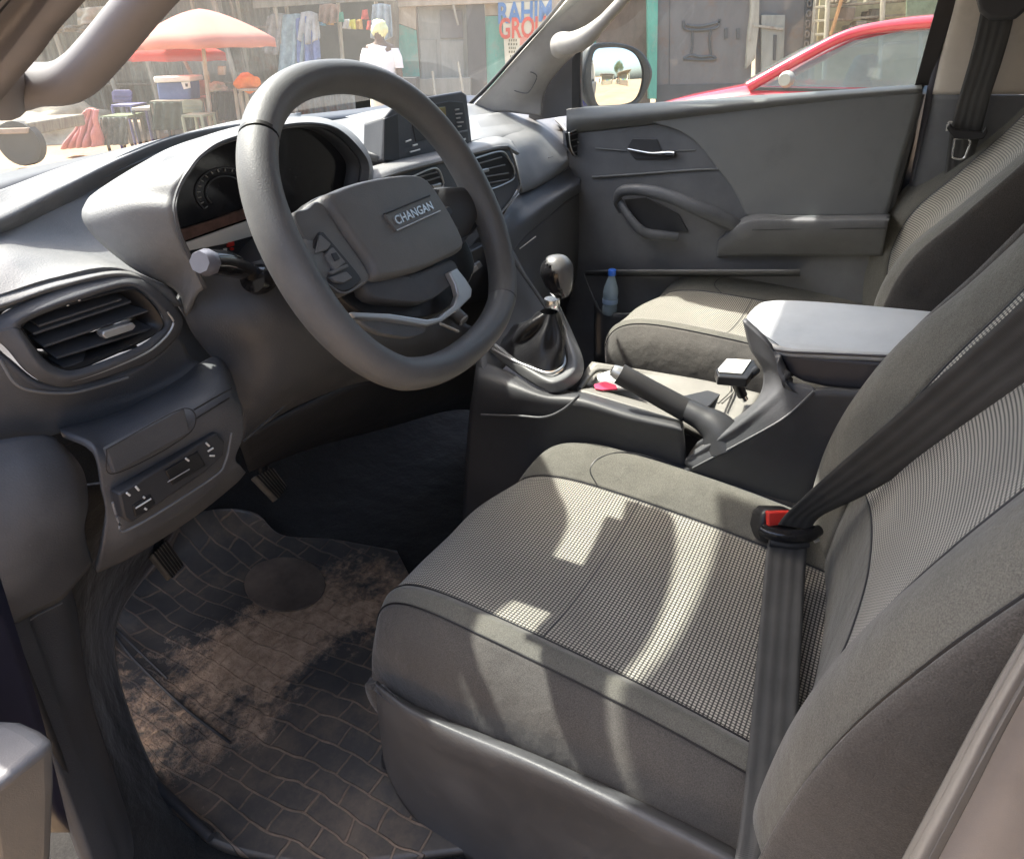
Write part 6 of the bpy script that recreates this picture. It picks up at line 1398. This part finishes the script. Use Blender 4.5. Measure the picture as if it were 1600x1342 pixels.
# scale / fan on pole
sp_ = empty('weighing_scale', gpt(346, 10.1, 0), 'small pale hanging scale on a thin post behind the dark stand', 'scale')
post('scale_post', 346, 10.15, -.02, OH(346, 112, 10.1).z, .018, M['polew'], sp_); opoly('scale_dial', [(340, 104), (350, 104), (350, 118), (340, 118)], 10.1, .08, M['peel'], sp_, .01)
# hand cart far left
ht = empty('hand_cart', gpt(10, 7.6, 0), 'weathered wooden hand cart at the far left edge behind the near grab handle', 'cart')
opoly('cart_bed', [(-60, 196), (46, 192), (50, 212), (-60, 216)], 7.4, 1.0, M['plank'], ht, .02)
opoly('cart_rim', [(-60, 203), (42, 200), (42, 209), (-60, 212)], 7.33, .06, simple('faded_orange_wood', (.34, .25, .19), .8), ht, .01)
for u, k in ((34, 0), (34, .95), (-45, 0)):
    c_ = OH(u, 224, 7.42+k); F_ = frame3(VR, (0, 0, 1), -FH); r = .22
    w_ = lathe('wheel', [(r*.25, -.05), (r*.7, -.05), (r*.8, -.06), (r, -.05), (r, .05), (r*.8, .06), (r*.7, .05), (r*.25, .05)], c_, M['rubber'], ht, 24, F_)
opoly('axle_bar', [(-60, 222), (30, 220), (30, 225), (-60, 227)], 7.6, .06, M['steeld'], ht, .01)
# ---- the person in white
pe = empty('person', gpt(592, 9.6, 0), 'person in a white blouse and long cream skirt with pale yellow headscarf, seen from behind', 'person')
def skin_body(name, verts, edges, radii, mat, parent, root=0, lvl=2):
    me = bpy.data.meshes.new('m'); me.from_pydata([tuple(v) for v in verts], edges, []); o = link(name, me, mat, parent, False)
    md = o.modifiers.new('skin', 'SKIN'); md.use_smooth_shade = True
    for i, r in enumerate(radii): me.skin_vertices[0].data[i].radius = (r, r) if not isinstance(r, tuple) else r
    for i in range(len(radii)): me.skin_vertices[0].data[i].use_root = (i == root)
    s = o.modifiers.new('sub', 'SUBSURF'); s.levels = lvl; s.render_levels = lvl
    return o
pb0 = gpt(594, 9.6, 1.3); pb0.z = 0; ztop = OH(592, 33, 9.6).z; H_ = ztop
def pl(x, y, z): return pb0+VR*x*H_+FH*y*H_+Vector((0, 0, z*H_))
V = [pl(0, 0, .53), pl(0, 0, .62), pl(0, .005, .72), pl(0, 0, .80), pl(0, -.01, .85), pl(0, -.015, .90), pl(0, -.01, .955),
     pl(-.09, 0, .80), pl(-.13, .0, .70), pl(-.135, -.03, .60), pl(-.12, -.07, .53), pl(-.11, -.09, .49),
     pl(.09, 0, .80), pl(.135, .0, .69), pl(.15, -.02, .59), pl(.12, -.08, .56), pl(.09, -.11, .555),
     pl(-.05, 0, .48), pl(-.055, 0, .27), pl(-.055, .01, .05), pl(-.055, -.05, .015), pl(.05, 0, .48), pl(.055, 0, .27), pl(.055, .01, .05), pl(.055, -.05, .015)]
E_ = [(0, 1), (1, 2), (2, 3), (3, 4), (4, 5), (5, 6), (3, 7), (7, 8), (8, 9), (9, 10), (10, 11), (3, 12), (12, 13), (13, 14), (14, 15), (15, 16), (0, 17), (17, 18), (18, 19), (19, 20), (0, 21), (21, 22), (22, 23), (23, 24)]
R_ = [x*H_ for x in (.085, .075, .085, .075, .03, .048, .045, .04, .03, .024, .018, .02, .04, .03, .024, .018, .02, .05, .035, .022, .02, .05, .035, .022, .02)]
skin_body('body', V, E_, R_, simple('dark_skin', (.10, .055, .035), .6), pe)
def ring(z, rx, ry, n=32, wob=0, seed=0, dx=0):
    return [pl(dx+math.cos(2*PI*j/n)*rx*(1+wob*math.sin(7*2*PI*j/n+seed)), math.sin(2*PI*j/n)*ry*(1+wob*math.sin(7*2*PI*j/n+seed)), z) for j in range(n)]
link('skirt', grid_mesh([ring(.56, .085, .07), ring(.50, .108, .09, wob=.01), ring(.40, .118, .10, wob=.02), ring(.25, .125, .105, wob=.04, seed=1), ring(.06, .14, .12, wob=.06, seed=2)], False, True), cloth('cream_skirt', (.62, .60, .48), .1), pe)
link('blouse', grid_mesh([ring(.835, .045, .04), ring(.815, .10, .06), ring(.77, .125, .078), ring(.70, .118, .085), ring(.60, .112, .085, wob=.02), ring(.52, .125, .095, wob=.03)], False, True), cloth('white_blouse', (.78, .78, .80), .08), pe)
for s in (-1, 1): link('sleeve', grid_mesh([[a+(b_-a)*0+Vector((math.cos(q)*.045*r_*H_, math.sin(q)*.045*r_*H_, 0)) for q in [2*PI*j/16 for j in range(16)]] for a, b_, r_ in ((pl(s*.10, 0, .805), pl(0, 0, 0), 1.0), (pl(s*.125, 0, .74), pl(0, 0, 0), 1.0), (pl(s*.14, -.005, .66), pl(0, 0, 0), .85))], False, True), cloth('white_sleeve', (.78, .78, .80), .08), pe)
hs = blob('headscarf', 593, 46, 9.6, (.10, .10, .115), cloth('pale_yellow_cloth', (.66, .70, .40), .12), '', 'x', seed=2, amp=.18)
del hs['category']
hs.parent = pe; hs.matrix_parent_inverse = Matrix.Translation(-pe.location)
# ---- red car
rc = empty('parked_car', gpt(1400, 6.0, 0), 'red hatchback car parked across the street beyond the door window', 'car')
CX = Vector((6.2, 2.72, 0)); DX = Vector((0, -1, 0)); DY = Vector((1, 0, 0))
def cp(x, y, z): return CX+DX*(x*1.13)+DY*y+Vector((0, 0, z*1.0))
redp, nt, bb = newmat('red_car_paint'); bb.inputs['Base Color'].default_value = (.50, .012, .035, 1); bb.inputs['Roughness'].default_value = .22; bb.inputs['Coat Weight'].default_value = .6
prof = [(.00, .30, .30), (.0, .52, .62), (.10, .60, .74), (.35, .72, .80), (.70, .80, .84), (.98, .90, .86)]
# body: stations along x with half-section from sill to shoulder to centre
def body_sec(x):
    zt = interp([(0, .62), (.12, .74), (.40, .83), (.98, .97), (1.6, .985), (3.6, 1.0), (4.0, 1.0), (4.2, .82), (4.25, .6)], x)
    zs = interp([(0, .56), (.12, .66), (.5, .78), (1.0, .885), (3.9, .93), (4.25, .6)], x)
    yw = interp([(0, .42), (.12, .12), (.5, .02), (1.0, 0), (3.6, 0), (4.1, .1), (4.25, .35)], x)
    zb = interp([(0, .28), (.3, .22), (4.0, .22), (4.25, .3)], x)
    return [(yw+.05, zb), (yw, .36), (yw-.01, .60), (yw+.0, zs-.06), (yw+.05, zs), (yw+.16, zs+.02+(zt-zs)*.5), (.86, zt)]
xs = [0, .05, .12, .25, .4, .6, .8, .98, 1.2, 1.5, 2, 2.5, 3, 3.5, 3.9, 4.1, 4.2, 4.25]
g = []
for x in xs:
    h_ = body_sec(x); left = [cp(x, y, z) for y, z in h_]; right = [cp(x, 1.72-y, z) for y, z in reversed(h_[:-1])]
    g.append(spline(left+right, 40))
link('body', grid_mesh(g, False), redp, rc)
# greenhouse frame (A pillar, roof rail, roof)
RL = [(1.02, .07, .94), (1.40, .14, 1.20), (1.72, .20, 1.385), (2.1, .22, 1.455), (2.6, .22, 1.475), (3.2, .23, 1.45), (3.7, .2, 1.33), (4.05, .12, 1.06)]
tube('roof_rail', [cp(*q) for q in RL], [.05, .045, .046, .048, .048, .05, .05], redp, rc, 60, 12, sec=(.9, 1))
tube('roof_rail', [cp(x, 1.72-y, z) for x, y, z in RL], [.05, .045, .046, .048, .048, .05, .05], redp, rc, 60, 12, sec=(.9, 1))
patch('roof', [[cp(x, .20, z+.01), cp(x, .55, z+.05), cp(x, .86, z+.06), cp(x, 1.17, z+.05), cp(x, 1.52, z+.01)] for x, z in ((1.70, 1.385), (2.1, 1.46), (2.6, 1.48), (3.2, 1.455), (3.7, 1.35))], redp, rc, .01, 20, 30, flip=None)
cg = glass('car_window_glass', .14, (.45, .56, .60)); redp.node_tree
patch('windscreen', [[cp(1.00, .12, .955), cp(.90, .5, .965), cp(.88, .86, .97), cp(.90, 1.2, .965), cp(1.0, 1.6, .955)], [cp(1.40, .17, 1.225), cp(1.3, .5, 1.24), cp(1.28, .86, 1.25), cp(1.3, 1.2, 1.24), cp(1.4, 1.55, 1.225)], [cp(1.72, .22, 1.40), cp(1.66, .5, 1.42), cp(1.64, .86, 1.43), cp(1.66, 1.2, 1.42), cp(1.72, 1.5, 1.40)]], cg, rc, .005, 20, 16)
prism('side_window', [cp(1.16, .055, .955), cp(1.45, .115, 1.16), cp(1.75, .165, 1.33), cp(2.05, .19, 1.40), (cp(2.30, .20, 1.42)), cp(2.26, .05, .965)], DY*.008, cg, rc, .002)
prism('side_window', [cp(2.36, .05, .965), cp(2.38, .20, 1.42), cp(2.9, .20, 1.43), cp(3.35, .19, 1.36), cp(3.5, .06, .98)], DY*.008, cg, rc, .002)
prism('window_trim', [cp(1.08, .03, .915), cp(3.6, .03, .945), cp(3.6, .03, .965), cp(1.12, .03, .945)], DY*.01, M['black'], rc, .002)
prism('door_pillar', [cp(2.28, .04, .95), cp(2.36, .04, .95), cp(2.40, .19, 1.43), cp(2.31, .19, 1.42)], DY*.01, M['black'], rc, .002)
for yy in (.38, 1.0):
    for xx in (1.75, 2.75): box('inner_seat', cp(xx, yy+.15, .85), (.5, .14, .75), M['steeld'], rc, rot=(rad(14), 0, 0), bevel=.05)
box('inner_dashboard', cp(1.28, .86, .86), (1.3, .30, .16), M['steeld'], rc, bevel=.03)
mrr = tube('door_mirror', [cp(1.30, .02, .985), cp(1.34, -.08, 1.02), cp(1.34, -.20, 1.02)], [.03, .075, .05], M['zinc'], rc, 10, 14)
for x in (.78, 3.45):
    for y in (.02, 1.52):
        F_ = frame3(-DX, (0, 0, 1), DX.cross(Vector((0, 0, 1))))
        w_ = lathe('wheel', [(.20, -.10), (.30, -.10), (.315, -.08), (.315, .08), (.30, .10), (.20, .10)], cp(x, y+.08, .315), M['rubber'], rc, 32, F_)
        lathe('wheel_rim', [(0, .02), (.06, .05), (.19, .06), (.205, .10), (.205, -.1)], cp(x, y+.08, .315), M['silver'], w_, 20, F_)
prism('headlight', [cp(.10, .05, .62), cp(.42, -.0, .68), (cp(.44, .0, .76)), cp(.16, .08, .72)], DY*.05, M['white'], rc, .01)
# door line seams
wire('door_line', [cp(1.14, -.012, .88), cp(1.10, -.018, .6), cp(1.16, -.012, .30)], .004, M['black'], rc, 16, ns=6)
# ---- what the mirror looks back at
def back_stall(x, y, w_, lab, c_, cc):
    e = empty('market_stall', (x, y, 0), lab, 'stall', 'stalls along the road behind the car')
    for sx in (-1, 1):
        for sy in (-1, 1): tube('post', [Vector((x+sx*w_/2, y+sy*1.1, 0)), Vector((x+sx*w_/2, y+sy*1.1, 2.5))], [.05, .05], M['polew'], e, 3, 8)
    box('canopy', (x, y, 2.6), (w_+.8, 3.0, .08), c_, e, rot=(rad(7), 0, 0), bevel=.02)
    box('counter', (x, y+.6, .5), (w_*.8, .6, 1.0), cc, e, bevel=.02)
    box('back_wall', (x, y-1.1, 1.2), (w_, .05, 2.2), M['tin'], e, bevel=.01)
    for k in range(5): box('goods', (x-w_*.35+k*w_*.17, y+.6, 1.12), (.3, .35, .25), cloth('goods', [(.5, .2, .1), (.5, .45, .2), (.15, .25, .4), (.2, .35, .2), (.55, .5, .45)][k]), e, rot=(0, 0, .2*k), bevel=.03)
    return e
back_stall(8.5, -27, 4.2, 'market stall with rusty tin canopy reflected in the far door mirror', M['tin'], M['plank'])
back_stall(12.5, -42, 4.5, 'market stall farther back with a yellowish canopy reflected in the door mirror', cloth('yellow_canopy', (.55, .42, .12)), M['plank'])
back_stall(4.5, -58, 5.0, 'distant pale-topped stall reflected in the door mirror', M['zinc'], M['mud'])
back_stall(7.6, -23, 3.2, 'small dark-roofed stall at the right of the view in the far door mirror', M['plank'], M['mud'])
back_stall(3.4, -34, 4.0, 'open grey-roofed stall at the left of the view in the far door mirror', M['steel'], M['plank'])
def house(x, y, sx, sy, h_, mt, lab):
    e = empty('low_house', (x, y, 0), lab, 'house', 'low houses behind the car')
    box('wall', (x, y, h_/2), (sx, sy, h_), mt, e, bevel=.03); box('roof', (x, y, h_+.12), (sx+.8, sy+.8, .12), M['tin'], e, rot=(rad(4), 0, 0), bevel=.01)
    for k in range(3): box('door', (x-sx*.3+k*sx*.3, y+sy/2+.03, 1.05), (1.0, .06, 2.1), [M['steel'], M['teal'], M['mud']][k], e, bevel=.01)
house(-3, -75, 12, 6, 3.2, M['creamw'], 'low cream house at the end of the road behind the car')
house(-12, -50, 10, 6, 3.4, M['mud'], 'low brown house on the near side of the road behind the car')
house(17, -60, 7, 9, 3.0, M['creamw'], 'pale house set back from the road behind the parked car')
# a tree behind
tr_ = empty('tree', (9.5, -38, 0), 'leafy shade tree over the stalls behind the car', 'tree')
tube('trunk', [Vector((9.5, -38, 0)), Vector((9.6, -38, 1.6)), Vector((9.3, -37.8, 3.2))], [.28, .2, .14], M['plank'], tr_, 12, 10)
for q in ((8.1, -37.2, 4.4), (10.8, -38.4, 4.6), (9.7, -36.6, 5.0)): tube('limb', [Vector((9.4, -37.9, 2.6)), Vector(q)], [.10, .04], M['plank'], tr_, 4, 8)
random.seed(11); bm = bmesh.new()
cs_ = [Vector((8.1, -37.2, 4.6)), Vector((10.8, -38.4, 4.9)), Vector((9.7, -36.6, 5.4)), Vector((9.5, -38.6, 6.0)), Vector((8.5, -38.5, 5.3))]
for k in range(2600):
    c_ = random.choice(cs_); d = Vector((random.gauss(0, 1), random.gauss(0, 1), random.gauss(0, .7))).normalized()*random.uniform(.4, 1.35)
    p = c_+d; s = random.uniform(.09, .2); n_ = Euler((random.random()*6, random.random()*6, random.random()*6)).to_matrix()
    bm.faces.new([bm.verts.new(p+n_ @ Vector(q)*s) for q in ((-1, 0, 0), (0, -.5, 0), (1, 0, 0), (0, .5, 0))])
me = bpy.data.meshes.new('m'); bm.to_mesh(me); bm.free(); link('crown', me, simple('dusty_leaves', (.07, .095, .035), .7, var=.5, scale=1.2), tr_, False)

wl_ = empty('sky_block_wall', (-4.5, 0, 0), 'unseen wall added behind the camera to hold back skylight from the opened door', 'wall')  # unseen wall, added to cut the sky light from the left
box('wall', (-4.5, -2, 1.5), (.25, 26, 3.0), M['zinc'], wl_, bevel=.02); box('coping', (-4.5, -2, 3.06), (.4, 26, .12), M['mud'], wl_, bevel=.02)
# ================================================================== LIGHT
SUN_EL, SUN_AZ = rad(57), rad(4)      # azimuth measured from +Y (ahead of the car) towards -X
sd = Vector((-math.sin(SUN_AZ)*math.cos(SUN_EL), math.cos(SUN_AZ)*math.cos(SUN_EL), math.sin(SUN_EL)))
sl_ = bpy.data.lights.new('sun', 'SUN'); sl_.energy = 3.0; sl_.angle = rad(1.0); sl_.color = (1, .95, .86)
so = bpy.data.objects.new('sun', sl_); COL.objects.link(so); so.rotation_euler = (-sd).to_track_quat('-Z', 'Y').to_euler(); so.location = (0, 0, 30)
w = bpy.data.worlds.new('World'); SC.world = w; w.use_nodes = True; nt = w.node_tree
sky = nt.nodes.new('ShaderNodeTexSky'); sky.sky_type = 'NISHITA'; sky.sun_disc = False; sky.sun_elevation = SUN_EL
sky.sun_rotation = math.atan2(sd.x, sd.y); sky.dust_density = 5; sky.air_density = 1.0; sky.ozone_density = .6
bg = nt.nodes['Background']; nt.links.new(sky.outputs[0], bg.inputs[0]); bg.inputs[1].default_value = .15
SC.view_settings.view_transform = 'Standard'; SC.view_settings.look = 'None'; SC.view_settings.exposure = 2.08; SC.view_settings.gamma = 1
SC.render.engine = 'CYCLES'
SC.cycles.max_bounces = 8; SC.cycles.diffuse_bounces = 5; SC.cycles.transparent_max_bounces = 12
SC.render.resolution_x = 1024; SC.render.resolution_y = 858
